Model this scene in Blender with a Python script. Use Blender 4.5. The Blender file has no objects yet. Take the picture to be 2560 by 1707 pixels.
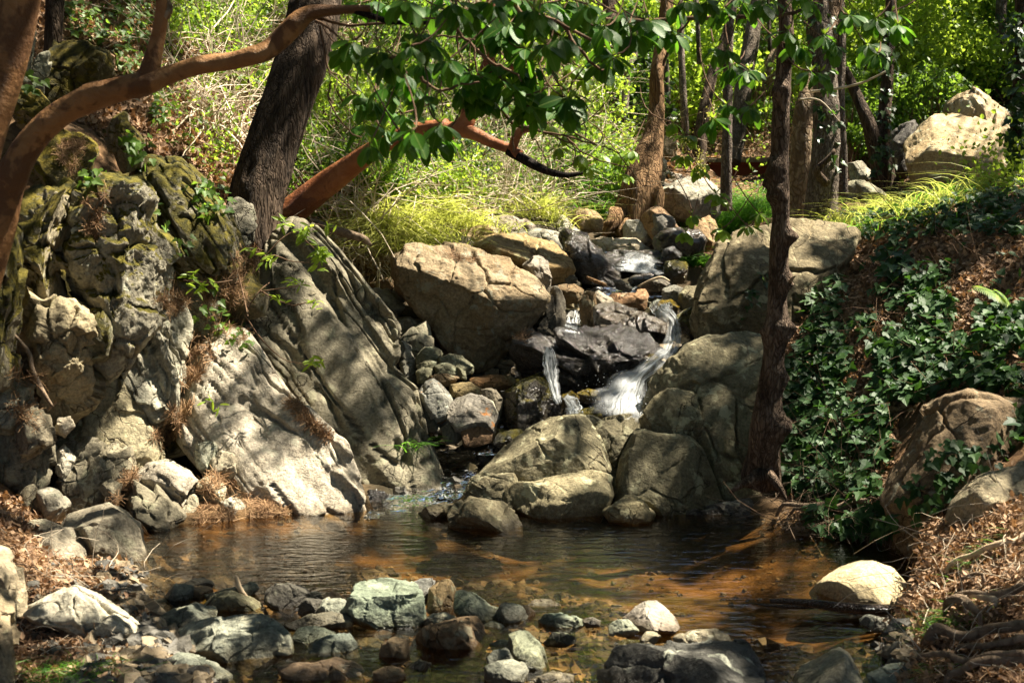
import bpy, math, random
import numpy as np
from mathutils import Vector
from mathutils.bvhtree import BVHTree

# ------------------------------------------------------------------ camera, world, sun, exposure
S = bpy.context.scene
C = S.collection
FPX, CAMH = 3556.0, 1.35                      # focal length in photo pixels, eye height above the pool
PITCH = math.atan(293.5 / FPX)
cam_d = bpy.data.cameras.new('camera'); cam = bpy.data.objects.new('camera', cam_d); C.objects.link(cam)
cam_d.sensor_width = 36; cam_d.lens = FPX / 2560 * 36; cam_d.clip_end = 300; cam_d.clip_start = 0.05
cam.location = (0, 0, CAMH); cam.rotation_euler = (math.pi / 2 - PITCH, 0, 0)
cam_d.dof.use_dof = True; cam_d.dof.focus_distance = 8.2; cam_d.dof.aperture_fstop = 7.0
S.camera = cam
SUN = np.array([0.50, 0.16, 0.86]); SUN /= np.linalg.norm(SUN)    # direction towards the sun
W = bpy.data.worlds.new('World'); S.world = W; W.use_nodes = True
sky = W.node_tree.nodes.new('ShaderNodeTexSky'); sky.sky_type = 'NISHITA'; sky.sun_disc = False
sky.sun_elevation = math.asin(SUN[2]); sky.sun_rotation = math.atan2(SUN[0], SUN[1])
bg = W.node_tree.nodes['Background']; bg.inputs['Strength'].default_value = 0.05
W.node_tree.links.new(sky.outputs[0], bg.inputs[0])
sl = bpy.data.lights.new('sun', 'SUN'); sl.energy = 5.0; sl.angle = math.radians(0.5); sl.color = (1, 0.91, 0.755)
so = bpy.data.objects.new('sun', sl); C.objects.link(so); so.location = (6, 2, 14)
so.rotation_euler = Vector(SUN).to_track_quat('Z', 'Y').to_euler()
S.view_settings.view_transform = 'Standard'; S.view_settings.look = 'None'; S.view_settings.gamma = 1
S.view_settings.exposure = 2.15
cy = S.cycles
cy.max_bounces = 7; cy.diffuse_bounces = 3; cy.glossy_bounces = 3; cy.transmission_bounces = 4; cy.transparent_max_bounces = 10
cy.caustics_reflective = False; cy.caustics_refractive = False
cy.use_denoising = True
cy.sample_clamp_indirect = 4

# ------------------------------------------------------------------ helpers
rng = np.random.default_rng(7)
FWD = np.array([0, math.cos(PITCH), -math.sin(PITCH)]); UPV = np.array([0, math.sin(PITCH), math.cos(PITCH)]); RGT = np.array([1.0, 0, 0])
CAM = np.array([0, 0, CAMH])
def P(px, py, d):
    """world point seen at photo pixel (px, py), d metres away along the valley"""
    v = FWD + RGT * ((px - 1280) / FPX) + UPV * ((853.5 - py) / FPX)
    return CAM + v * (d / v[1])
def PZ(px, py, z=0.0):
    v = FWD + RGT * ((px - 1280) / FPX) + UPV * ((853.5 - py) / FPX)
    return CAM + v * ((z - CAMH) / v[2])
def to_px(w):
    v = np.asarray(w) - CAM
    f = v @ FWD
    return 1280 + FPX * (v @ RGT) / f, 853.5 - FPX * (v @ UPV) / f
K9 = 900 / 2352.0
ZO = dict(A=(0, 0, K9), B=(800, 0, K9), C=(1660, 0, K9), D=(0, 500, K9), E=(800, 500, K9), F=(1660, 500, K9),
          G=(0, 1107, K9), H=(800, 1107, K9), I=(1660, 1107, K9), Z=(0, 0, 2560 / 2352.0), X=(0, 0, 1.0))
def px(z, s):
    """survey sheet z, 'x,y x,y ...' -> photo pixels"""
    ox, oy, k = ZO[z]
    return np.array([[ox + float(a.split(',')[0]) * k, oy + float(a.split(',')[1]) * k] for a in s.split()])

def _h(ix, iy, iz, s):
    h = (ix.astype(np.int64) * 374761393 + iy.astype(np.int64) * 668265263 + iz.astype(np.int64) * 2147483647 + s * 974634777) & 0xffffffff
    h = ((h ^ (h >> 13)) * 1274126177) & 0xffffffff
    h = ((h ^ (h >> 16)) * 2246822519) & 0xffffffff
    return ((h ^ (h >> 15)) & 0xffff) / 32767.5 - 1.0
def vn(p, s=0):
    i = np.floor(p); f = p - i; i = i.astype(np.int64); u = f * f * f * (f * (f * 6 - 15) + 10)
    x, y, z = i[:, 0], i[:, 1], i[:, 2]; ux, uy, uz = u[:, 0], u[:, 1], u[:, 2]
    def L(a, b, t): return a + (b - a) * t
    return L(L(L(_h(x, y, z, s), _h(x + 1, y, z, s), ux), L(_h(x, y + 1, z, s), _h(x + 1, y + 1, z, s), ux), uy),
             L(L(_h(x, y, z + 1, s), _h(x + 1, y, z + 1, s), ux), L(_h(x, y + 1, z + 1, s), _h(x + 1, y + 1, z + 1, s), ux), uy), uz)
def fbm(p, o=4, s=0, g=0.5, lac=2.03):
    r = 0; a = 1; t = 0
    for k in range(o):
        r = r + a * vn(p * lac ** k + k * 17.3, s + k); t += a; a *= g
    return r / t
def ridged(p, o=3, s=0):
    r = 0; a = 1; t = 0
    for k in range(o):
        r = r + a * (1 - np.abs(vn(p * 2.1 ** k + k * 9.1, s + k)) * 2); t += a; a *= .5
    return r / t
def nrm(v): return v / np.maximum(np.linalg.norm(v, axis=-1, keepdims=True), 1e-9)

def mk(name, V, F, mat, parent=None, smooth=True, uv=None, loc=None):
    """numpy arrays -> ONE linked mesh object; F is an index array or a list of them"""
    V = np.asarray(V, np.float32)
    F = F if isinstance(F, list) else [F]
    F = [np.asarray(f, np.int32) for f in F if len(f)]
    me = bpy.data.meshes.new(name)
    loc = np.zeros(3) if loc is None else np.asarray(loc, float)
    me.vertices.add(len(V)); me.vertices.foreach_set('co', (V - loc).astype(np.float32).ravel())
    li = np.concatenate([f.ravel() for f in F]); n = np.concatenate([np.full(len(f), f.shape[1]) for f in F])
    me.loops.add(len(li)); me.loops.foreach_set('vertex_index', li.astype(np.int32))
    me.polygons.add(len(n)); st = np.concatenate([[0], np.cumsum(n)[:-1]])
    me.polygons.foreach_set('loop_start', st.astype(np.int32))
    try: me.polygons.foreach_set('loop_total', n.astype(np.int32))
    except Exception: pass
    me.polygons.foreach_set('use_smooth', np.full(len(n), smooth))
    if uv is not None:
        u = me.uv_layers.new(name='UVMap'); u.data.foreach_set('uv', np.asarray(uv, np.float32)[li].ravel())
    me.update(calc_edges=True); me.validate()
    if mat: me.materials.append(mat)
    o = bpy.data.objects.new(name, me); C.objects.link(o)
    if parent is not None:
        o.parent = parent; o.location = Vector(loc) - parent.location if parent.parent is None else (0, 0, 0)
    else: o.location = Vector(loc)
    return o
def tag(o, label=None, cat=None, group=None, kind=None):
    if label: o['label'] = label
    if cat: o['category'] = cat
    if group: o['group'] = group
    if kind: o['kind'] = kind
    return o
def thing(name, loc, label, cat, group=None):
    o = bpy.data.objects.new(name, None); C.objects.link(o); o.location = Vector(loc); o.empty_display_size = .1
    return tag(o, label, cat, group)

# ------------------------------------------------------------------ materials
class NT:
    def __init__(s, name):
        s.m = bpy.data.materials.new(name); s.m.use_nodes = True; s.t = s.m.node_tree; s.t.nodes.clear()
        s.out = s.n('OutputMaterial')
    def n(s, ty, **k):
        nd = s.t.nodes.new('ShaderNode' + ty)
        for a, b in k.items(): setattr(nd, a, b)
        return nd
    def l(s, a, b): s.t.links.new(a, b)
    def val(s, sock, v):
        if isinstance(v, bpy.types.NodeSocket): s.l(v, sock)
        else: sock.default_value = v
    def noise(s, vec, scale, detail=4, rough=.55, dist=0):
        nd = s.n('TexNoise'); nd.inputs['Scale'].default_value = scale; nd.inputs['Detail'].default_value = detail
        nd.inputs['Roughness'].default_value = rough; nd.inputs['Distortion'].default_value = dist
        if vec is not None: s.l(vec, nd.inputs['Vector'])
        return nd.outputs['Fac']
    def vor(s, vec, scale, feat='DISTANCE_TO_EDGE', out='Distance', rnd=1):
        nd = s.n('TexVoronoi', feature=feat); nd.inputs['Scale'].default_value = scale; nd.inputs['Randomness'].default_value = rnd
        s.l(vec, nd.inputs['Vector']); return nd.outputs[out]
    def ramp(s, f, a, b, lo=0., hi=1.):
        nd = s.n('MapRange', clamp=True); s.val(nd.inputs[0], f)
        for i, v in zip((1, 2, 3, 4), (a, b, lo, hi)): nd.inputs[i].default_value = v
        return nd.outputs[0]
    def math(s, op, a, b=0., c=0.):
        nd = s.n('Math', operation=op); s.val(nd.inputs[0], a); s.val(nd.inputs[1], b); s.val(nd.inputs[2], c); return nd.outputs[0]
    def mix(s, f, a, b, mode='MIX'):
        nd = s.n('Mix', data_type='RGBA', blend_type=mode); s.val(nd.inputs[0], f)
        for i, v in ((6, a), (7, b)):
            if isinstance(v, tuple): v = (*v, 1) if len(v) == 3 else v
            s.val(nd.inputs[i], v)
        return nd.outputs[2]
    def bump(s, h, st=.5, dist=.02, prev=None):
        nd = s.n('Bump'); nd.inputs['Strength'].default_value = st; nd.inputs['Distance'].default_value = dist
        s.l(h, nd.inputs['Height'])
        if prev is not None: s.l(prev, nd.inputs['Normal'])
        return nd.outputs[0]
    def scale(s, vec, sc, off=None):
        nd = s.n('Mapping'); s.l(vec, nd.inputs[0]); nd.inputs['Scale'].default_value = sc
        return nd.outputs[0]
    def bsdf(s, col, rough=.8, spec=.3, normal=None, **k):
        b = s.n('BsdfPrincipled'); s.val(b.inputs['Base Color'], (*col, 1) if isinstance(col, tuple) else col)
        s.val(b.inputs['Roughness'], rough); s.val(b.inputs['Specular IOR Level'], spec)
        if normal is not None: s.l(normal, b.inputs['Normal'])
        return b
    def end(s, b):
        s.l(b.outputs[0] if hasattr(b, 'outputs') else b, s.out.inputs[0]); return s.m

def rock_mat(name, c1, c2, lichen=.3, moss=0., wet=0., rust=0., crack=1., rough=.82, grain=.8):
    t = NT(name); tc = t.n('TexCoord'); oi = t.n('ObjectInfo'); g = t.n('NewGeometry')
    ad = t.n('VectorMath', operation='ADD'); t.l(tc.outputs['Object'], ad.inputs[0])
    mu = t.n('VectorMath', operation='SCALE'); mu.inputs[0].default_value = (31, 17, 23); t.l(oi.outputs['Random'], mu.inputs['Scale'])
    t.l(mu.outputs[0], ad.inputs[1]); v = ad.outputs[0]
    n1 = t.noise(v, 3.2, 9, .62, .6); col = t.mix(t.ramp(n1, .32, .68), c1, c2)
    n2 = t.noise(v, 70, 3, .7); col = t.mix(1, col, t.mix(t.ramp(n2, .3, .72), (.55, .55, .55), (1.35, 1.33, 1.28)), 'MULTIPLY')
    n5 = t.noise(v, 14, 6, .7, .4); col = t.mix(t.ramp(n5, .48, .7, 0, .55), col, t.mix(1, col, (.42, .38, .32), 'MULTIPLY'))
    if lichen:
        n3 = t.noise(v, 11, 7, .62, .3); col = t.mix(t.ramp(n3, .60 - .1 * lichen, .66 - .1 * lichen, 0, .75), col, (.40, .39, .29))
    if rust:
        n6 = t.noise(v, 6, 6, .6, .4); col = t.mix(t.ramp(n6, .70 - .15 * rust, .74 - .15 * rust, 0, .9), col, (.32, .12, .015))
    sx = t.n('SeparateXYZ'); t.l(g.outputs['Normal'], sx.inputs[0])
    wv = t.n('VectorMath', operation='ADD'); t.l(v, wv.inputs[0])
    nn = t.n('TexNoise'); nn.inputs['Scale'].default_value = 3; nn.inputs['Detail'].default_value = 5; t.l(v, nn.inputs['Vector'])
    sc = t.n('VectorMath', operation='SCALE'); sc.inputs['Scale'].default_value = .55; t.l(nn.outputs['Color'], sc.inputs[0]); t.l(sc.outputs[0], wv.inputs[1])
    ed = t.vor(wv.outputs[0], 2.3); ck = t.ramp(ed, 0, .011, 0, 1)
    brk = t.ramp(t.noise(v, 2.6, 3), .40, .50)
    ckm = t.math('MAXIMUM', ck, brk)
    if crack: col = t.mix(ckm, t.mix(1, col, (.4, .36, .31), 'MULTIPLY'), col)
    ht = t.math('ADD', t.math('MULTIPLY', t.noise(v, 9, 9, .68), 1.), t.math('MULTIPLY', t.noise(v, 42, 6, .7), .35))
    ht = t.math('ADD', ht, t.math('MULTIPLY', ckm, .5 * crack))
    rg = rough
    if moss:
        n4 = t.noise(v, 5, 7, .66, .5)
        mf = t.ramp(t.math('ADD', t.math('MULTIPLY', sx.outputs[2], .30), n4), .74 - .25 * moss, .82 - .25 * moss)
        mc = t.mix(t.ramp(t.noise(v, 25, 4), .35, .65), (.035, .035, .006), (.20, .165, .02))
        col = t.mix(mf, col, mc); ht = t.math('ADD', ht, t.math('MULTIPLY', mf, t.math('MULTIPLY', t.noise(v, 90, 4, .8), 1.2)))
    # water line: the stone is stained dark and wet just above the pool
    sp = t.n('SeparateXYZ'); t.l(g.outputs['Position'], sp.inputs[0])
    wl = t.ramp(t.math('ADD', sp.outputs[2], t.math('MULTIPLY', t.noise(v, 12, 4), -.05)), -.01, .025, 1, 0)
    col = t.mix(t.math('MULTIPLY', wl, .6), col, t.mix(1, col, (.35, .27, .17), 'MULTIPLY'))
    rgs = t.ramp(wl, 0, 1, rg, .3)
    if wet:
        wn = t.ramp(t.noise(v, 5, 5, .6), .35, .65, .09, .09 + .5 * (1 - wet) + .16); rgs = t.math('MINIMUM', rgs, wn)
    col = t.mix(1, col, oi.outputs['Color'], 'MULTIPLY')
    b = t.bsdf(col, rgs, .5 if wet else .25, t.bump(ht, grain, .035))
    return t.end(b)
M = {}
M['g'] = rock_mat('grey_rock', (.20, .185, .15), (.36, .33, .26), .35)
M['p'] = rock_mat('pale_rock', (.30, .275, .21), (.50, .455, .36), .3)
M['b'] = rock_mat('brown_rock', (.17, .12, .07), (.32, .235, .14), .25)
M['t'] = rock_mat('tan_rock', (.30, .20, .10), (.46, .36, .23), .3)
M['o'] = rock_mat('olive_rock', (.125, .113, .078), (.255, .23, .165), .5)
M['v'] = rock_mat('green_rock', (.115, .125, .10), (.27, .275, .23), .25, crack=.3)
M['m'] = rock_mat('mossy_rock', (.17, .155, .115), (.32, .29, .215), .35, moss=.72)
M['mm'] = rock_mat('very_mossy_rock', (.10, .09, .06), (.2, .18, .12), .2, moss=1.25)
M['w'] = rock_mat('wet_black_rock', (.012, .010, .008), (.05, .042, .033), 0, wet=1, crack=.4, grain=1.)
M['wm'] = rock_mat('wet_mossy_rock', (.025, .021, .014), (.09, .07, .04), 0, moss=.55, wet=.8, grain=1.)
M['r'] = rock_mat('rusty_rock', (.09, .085, .075), (.27, .25, .215), .3, rust=.75, crack=.5)
M['dk'] = rock_mat('dark_rock', (.045, .042, .035), (.13, .12, .10), .2, crack=.6)

def leaf_mat(name, c1, c2, trans=.4, tcol=None, rough=.45, spec=.4, rib=0):
    t = NT(name); g = t.n('NewGeometry'); r = g.outputs['Random Per Island']
    col = t.mix(r, c1, c2)
    tc = tuple(min(1, a * b) for a, b in zip([(x + y) / 2 for x, y in zip(c1, c2)], (2.6, 2.3, 1.0))) if tcol is None else tcol
    tcl = t.mix(r, tuple(x * .75 for x in tc), tuple(min(1, x * 1.25) for x in tc))
    nm = None
    if rib:
        u = t.n('UVMap'); sx = t.n('SeparateXYZ'); t.l(u.outputs[0], sx.inputs[0])
        a = t.math('ABSOLUTE', t.math('SUBTRACT', sx.outputs[0], .5))
        col = t.mix(t.ramp(a, .0, .05, rib, 0), col, (.25, .33, .09))
        vv = t.math('SINE', t.math('MULTIPLY', t.math('ADD', sx.outputs[1], t.math('MULTIPLY', a, -.7)), 60.))
        nm = t.bump(vv, .12, .004)
    b = t.bsdf(col, rough, spec, nm)
    tr = t.n('BsdfTranslucent'); t.val(tr.inputs[0], tcl)
    mx = t.n('MixShader'); mx.inputs[0].default_value = trans; t.l(b.outputs[0], mx.inputs[1]); t.l(tr.outputs[0], mx.inputs[2])
    return t.end(mx)
M['arb'] = leaf_mat('arbutus_leaf', (.016, .062, .006), (.048, .135, .014), .42, (.17, .40, .022), .45, .2, .6)
M['arby'] = leaf_mat('young_and_sun_tinted_leaf', (.10, .20, .02), (.22, .33, .04), .5, (.38, .55, .04), .4, .4, .5)  # lighter green also paints the brightest sunlit sprays, besides young leaves
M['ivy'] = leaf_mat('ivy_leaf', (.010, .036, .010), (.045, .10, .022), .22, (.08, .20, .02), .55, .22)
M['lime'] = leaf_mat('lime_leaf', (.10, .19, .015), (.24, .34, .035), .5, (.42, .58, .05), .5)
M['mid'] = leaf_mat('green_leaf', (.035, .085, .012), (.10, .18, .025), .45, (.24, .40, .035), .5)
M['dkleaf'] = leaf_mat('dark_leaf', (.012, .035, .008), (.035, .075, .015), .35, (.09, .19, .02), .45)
M['canopy'] = leaf_mat('canopy_leaf', (.02, .06, .012), (.05, .12, .02), .25, (.10, .22, .03), .5)
M['grass'] = leaf_mat('grass_blade', (.25, .30, .03), (.52, .50, .15), .48, (.58, .62, .12), .5)
M['grassg'] = leaf_mat('green_grass_blade', (.03, .12, .01), (.10, .25, .025), .45, (.20, .45, .04), .5)
M['straw'] = leaf_mat('straw', (.22, .16, .07), (.42, .34, .18), .25, (.45, .36, .18), .7, .2)
M['litter'] = leaf_mat('dead_leaf', (.10, .055, .03), (.44, .29, .175), .15, (.40, .20, .07), .75, .2)
M['needle'] = leaf_mat('pine_needle', (.13, .065, .03), (.46, .29, .15), .1, (.35, .17, .06), .7, .2)
M['flower'] = leaf_mat('panicle', (.35, .30, .10), (.55, .48, .2), .3)

def bark_mat(name, c1, c2, sc=(1, 1, .22), f=14, bump=1., rough=.9, patch=None, spec=.15):
    t = NT(name); tc = t.n('TexCoord'); v = t.scale(tc.outputs['Object'], sc)
    a = t.noise(v, f, 8, .66, .5); col = t.mix(t.ramp(a, .34, .66), c1, c2)
    nn = t.n('TexNoise'); nn.inputs['Scale'].default_value = f * .8; nn.inputs['Detail'].default_value = 4; t.l(v, nn.inputs['Vector'])
    wv = t.n('VectorMath', operation='MULTIPLY_ADD'); t.l(nn.outputs['Color'], wv.inputs[0]); wv.inputs[1].default_value = (.16, .16, .16); t.l(v, wv.inputs[2])
    cr = t.ramp(t.vor(wv.outputs[0], f * 2.6), 0, .16)
    col = t.mix(cr, t.mix(1, col, (.55, .5, .45), 'MULTIPLY'), col) if bump >= .8 else col
    if patch:
        pf = t.noise(tc.outputs['Object'], 4.5, 5, .6, .3); col = t.mix(t.ramp(pf, .515, .55, 0, .9), col, patch)
    h = t.math('ADD', a, t.math('MULTIPLY', cr, .35 if bump >= .8 else 0.)); h = t.math('ADD', h, t.math('MULTIPLY', t.noise(v, f * 5, 4), .25))
    return t.end(t.bsdf(col, rough, spec, t.bump(h, bump, .03)))
M['pine'] = bark_mat('pine_bark', (.024, .017, .012), (.125, .088, .06), (1, 1, .16))
M['arbbark'] = bark_mat('arbutus_bark', (.24, .075, .024), (.36, .14, .05), (1, 1, 1), 9, .7, .55, (.17, .055, .022), .3)
M['arbdim'] = bark_mat('dull_arbutus_bark', (.22, .10, .036), (.33, .175, .068), (1, 1, 1), 9, .75, .62, (.12, .055, .022), .25)
M['grybark'] = bark_mat('grey_scaly_bark', (.10, .078, .058), (.27, .225, .18), (1, 1, .35), 16)
M['redbrown'] = bark_mat('red_brown_bark', (.05, .032, .021), (.24, .175, .125), (1, 1, .3), 18, 1.)
M['palebark'] = bark_mat('pale_bark', (.20, .14, .08), (.40, .31, .20), (1, 1, .5), 9, .9, .8, (.14, .09, .05))
M['orbark'] = bark_mat('orange_brown_bark', (.15, .085, .04), (.32, .20, .10), (1, 1, .16), 12, 1.)
M['dead'] = bark_mat('charred_wood', (.012, .009, .008), (.045, .034, .028), (1, 1, .3), 20, .9)
M['twig'] = bark_mat('twig_bark', (.09, .05, .03), (.2, .13, .08), (1, 1, 1), 20, .3)
M['drytwig'] = bark_mat('dry_twig', (.36, .29, .20), (.60, .52, .40), (1, 1, 1), 9, .2)
M['root'] = bark_mat('root_bark', (.10, .07, .045), (.30, .22, .15), (1, 1, 1), 24, .7)
M['drift'] = bark_mat('wet_driftwood', (.03, .018, .01), (.09, .055, .035), (1, 1, 1), 22, 1., .25, None, .6)
M['paleroot'] = bark_mat('pale_wood', (.38, .28, .17), (.55, .44, .3), (1, 1, 1), 9, .4)

def ground_mat():
    t = NT('forest_floor'); g = t.n('NewGeometry'); v = g.outputs['Position']
    a = t.noise(v, 1.3, 6, .6); b = t.vor(v, 26, 'F1', 'Color'); bs = t.n('SeparateColor'); t.l(b, bs.inputs[0])
    lit = t.mix(bs.outputs[0], (.07, .037, .018), (.27, .16, .08)); soil = t.mix(t.noise(v, 30, 6, .7), (.04, .026, .015), (.14, .09, .05))
    col = t.mix(t.ramp(t.noise(v, 4, 5), .38, .6), soil, lit)
    sx = t.n('SeparateXYZ'); t.l(v, sx.inputs[0])
    bed = t.ramp(t.math('ADD', sx.outputs[2], t.math('MULTIPLY', t.noise(v, 9, 5), -.06)), -.03, .03, 1, 0)
    sand = t.mix(t.ramp(t.noise(v, 5, 8, .7), .35, .7), (.07, .044, .02), (.25, .15, .062))
    sand = t.mix(t.ramp(t.noise(v, 1.6, 4), .5, .68, 0, .8), sand, (.10, .095, .022))
    wetbed = t.math('MULTIPLY', t.math('MULTIPLY', t.ramp(sx.outputs[1], 6.35, 6.8), t.ramp(sx.outputs[1], 11.2, 11.8, 1, 0)), t.ramp(t.math('ABSOLUTE', t.math('SUBTRACT', sx.outputs[0], .25)), .85, 1.25, 1, 0))
    col = t.mix(bed, col, sand); col = t.mix(wetbed, col, t.mix(t.noise(v, 18, 6, .7), (.012, .010, .007), (.07, .06, .035)))
    h = t.math('ADD', t.noise(v, 22, 8, .7), t.math('MULTIPLY', bs.outputs[1], .5))
    return t.end(t.bsdf(col, .92, .12, t.bump(h, .8, .03)))
M['ground'] = ground_mat()

def water_mat(name, tint, ripple, dist, sc=(1, 1, 1), foam=0.):
    t = NT(name); g = t.n('NewGeometry'); v = t.scale(g.outputs['Position'], sc)
    h = t.math('ADD', t.noise(v, 7, 3, .5, .6), t.math('MULTIPLY', t.noise(v, 23, 2, .5, .3), .22))
    nm = t.bump(h, ripple, dist)
    fr = t.n('Fresnel'); fr.inputs['IOR'].default_value = 1.38; t.l(nm, fr.inputs['Normal'])
    gl = t.n('BsdfGlossy'); gl.inputs['Roughness'].default_value = .03; t.l(nm, gl.inputs['Normal']); gl.inputs['Color'].default_value = (1, 1, 1, 1)
    tr = t.n('BsdfTransparent'); tr.inputs[0].default_value = (*tint, 1)
    mx = t.n('MixShader'); t.l(fr.outputs[0], mx.inputs[0]); t.l(tr.outputs[0], mx.inputs[1]); t.l(gl.outputs[0], mx.inputs[2])
    o = mx.outputs[0]
    if foam:
        d = t.bsdf((.8, .83, .82), .5, .3); f = t.ramp(t.noise(t.scale(g.outputs['Position'], (3, 1.2, 1)), 9, 6, .7, .8), .62 - .12 * foam, .8 - .12 * foam, 0, .75)
        m2 = t.n('MixShader'); t.l(f, m2.inputs[0]); t.l(o, m2.inputs[1]); t.l(d.outputs[0], m2.inputs[2]); o = m2.outputs[0]
    t.l(o, t.out.inputs[0]); return t.m
M['pool'] = water_mat('pool_water', (.77, .65, .46), .42, .02, (.9, 2.3, 1))
M['stream'] = water_mat('stream_water', (.8, .8, .66), .9, .05, (1, 1, 1), .5)
def fall_mat():
    t = NT('white_water'); u = t.n('UVMap'); v = t.scale(u.outputs[0], (6, 1.3, 1))
    a = t.noise(v, 1, 6, .65, .5); sx = t.n('SeparateXYZ'); t.l(u.outputs[0], sx.inputs[0])
    e = t.math('MULTIPLY', t.math('MULTIPLY', t.ramp(t.math('ABSOLUTE', t.math('SUBTRACT', sx.outputs[0], .5)), .16, .5, 1, 0), t.ramp(sx.outputs[1], .84, 1., 1, 0)), t.ramp(sx.outputs[1], 0, .06, 0, 1))
    g = t.n('NewGeometry'); b = t.noise(g.outputs['Position'], 16, 8, .75, .6)
    f = t.math('ADD', t.math('MULTIPLY', a, .8), t.math('MULTIPLY', b, .5)); f = t.math('ADD', f, -.075)
    f = t.math('ADD', f, t.math('MULTIPLY_ADD', sx.outputs[1], .24, -.17))
    f = t.math('MULTIPLY', t.ramp(f, .32, .68), t.math('POWER', e, .8))
    d = t.bsdf((.84, .87, .88), .35, .4, t.bump(a, .6, .03)); tl = t.n('BsdfTranslucent'); tl.inputs[0].default_value = (.8, .84, .84, 1)
    ad = t.n('MixShader'); ad.inputs[0].default_value = .4; t.l(d.outputs[0], ad.inputs[1]); t.l(tl.outputs[0], ad.inputs[2])
    tr = t.n('BsdfTransparent'); mx = t.n('MixShader'); t.l(f, mx.inputs[0]); t.l(tr.outputs[0], mx.inputs[1]); t.l(ad.outputs[0], mx.inputs[2])
    return t.end(mx)
M['fall'] = fall_mat()
def plain(name, c, rough=.8, sc=20, var=.5, bump=.4):
    t = NT(name); tc = t.n('TexCoord'); n = t.noise(tc.outputs['Object'], sc, 6, .65)
    col = t.mix(n, tuple(x * (1 - var) for x in c), tuple(min(1, x * (1 + var)) for x in c))
    return t.end(t.bsdf(col, rough, .3, t.bump(n, bump, .01)))
M['rust'] = plain('rusty_red_steel', (.24, .055, .028), .7, 12, .35)
M['plank'] = plain('weathered_plank', (.30, .25, .17), .85, 16, .4)
# ------------------------------------------------------------------ terrain: one sheet through surveyed ground points
SURV = [  # photo pixel, distance
 # foreground banks
 (0, 1707, 3.9), (0, 1500, 4.6), (60, 1420, 4.9), (150, 1330, 5.6), (20, 1290, 5.6), (300, 1620, 4.42), (180, 1650, 4.35), (60, 1650, 4.2), (330, 1540, 4.85), (200, 1560, 4.75),
 (2560, 1707, 3.7), (2330, 1640, 4.2), (2560, 1480, 4.15), (2420, 1400, 4.55), (2560, 1260, 4.75), (2480, 1200, 5.3),
 # behind the left outcrop
 (100, 1250, 6.5), (300, 1230, 6.9), (600, 1200, 7.4), (860, 1180, 7.9), (1000, 1080, 8.2), (300, 900, 7.5), (600, 850, 8.0), (880, 800, 8.5),
 (80, 700, 7.1), (300, 600, 7.9), (500, 500, 8.3), (80, 400, 7.6), (640, 560, 8.6), (820, 650, 9.0), (940, 640, 9.3),
 # left hill
 (0, 200, 8.4), (0, 0, 9.6), (300, 300, 8.9), (300, 0, 11), (500, 350, 9.4), (700, 300, 10.4), (700, 0, 13), (900, 480, 9.8), (1000, 500, 10), (1000, 250, 12.6), (1000, 0, 15),
 (1180, 520, 10.6), (1300, 450, 11.6), (1300, 200, 15), (1300, 0, 18), (1480, 480, 12), (1600, 350, 14.5), (1600, 150, 19), (1600, 0, 22),
 # stream bed
 (1110, 1185, 7.5), (1250, 1080, 7.8), (1500, 1085, 7.6), (1560, 1075, 7.5), (1300, 1000, 8.0), (1180, 900, 8.4), (1050, 850, 8.6), (1650, 900, 8.4), (1700, 800, 8.7), (1500, 760, 8.9), (1400, 730, 9.0), (1600, 740, 9.3),
 (1600, 690, 9.8), (1640, 640, 10.6), (1640, 610, 11.3), (1750, 560, 12), (1850, 480, 15), (1850, 420, 17.5), (1850, 335, 18), (1850, 100, 23), (1850, 0, 25),
 # right bank
 (1880, 1290, 6.9), (2000, 1290, 6.5), (2150, 1310, 6.1), (2280, 1300, 5.6), (1990, 1000, 7.3), (2200, 1000, 6.8), (2480, 1000, 6.0), (1990, 750, 8.1), (2200, 750, 7.6), (2480, 750, 7.0),
 (2030, 600, 9.0), (2200, 575, 8.7), (2400, 545, 8.4), (2560, 520, 8.0), (1850, 560, 10.5), (2050, 540, 10.2), (2300, 500, 11), (2200, 430, 13.5), (2500, 420, 12.5), (2450, 250, 16), (2450, 0, 21), (2200, 0, 24), (2100, 300, 17.5),
]
AN = [P(*s) for s in SURV] + [np.array(a, float) for a in
 [(-6, 3, 1.6), (-5, 1, .8), (-8, 6, 4.2), (-9, 12, 7.5), (-3, 1.5, .35), (4.5, 1.5, .9), (7, 5, 2.6), (8, 9, 3.0), (9, 14, 4.2), (3.2, 2.5, .4), (0, 0, -.1), (0, 2.5, -.1), (0, -4, -.3), (-6, -4, 1.5), (7, -4, 1.8),
  (-16, 20, 14), (0, 32, 10.5), (-10, 32, 14), (12, 32, 10), (16, 20, 7.5), (0, 42, 17), (16, 42, 16), (-16, 42, 20), (-16, 4, 8), (16, 4, 6), (-16, -5, 7), (16, -5, 6)]]
AN = np.array(AN)
def tps_fit(A, lam=.004):
    n = len(A); d = np.linalg.norm(A[:, None, :2] - A[None, :, :2], axis=2); K = d * d * np.log(d + 1e-9) + lam * np.eye(n) * n
    Pm = np.c_[np.ones(n), A[:, :2]]; M_ = np.zeros((n + 3, n + 3)); M_[:n, :n] = K; M_[:n, n:] = Pm; M_[n:, :n] = Pm.T
    return np.linalg.solve(M_, np.r_[A[:, 2], 0, 0, 0])
TW = tps_fit(AN)
def tps(x, y):
    out = np.empty(len(x))
    for i in range(0, len(x), 20000):
        q = np.c_[x[i:i + 20000], y[i:i + 20000]]; d = np.linalg.norm(q[:, None] - AN[None, :, :2], axis=2)
        out[i:i + 20000] = (d * d * np.log(d + 1e-9)) @ TW[:-3] + TW[-3] + q @ TW[-2:]
    return out
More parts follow.
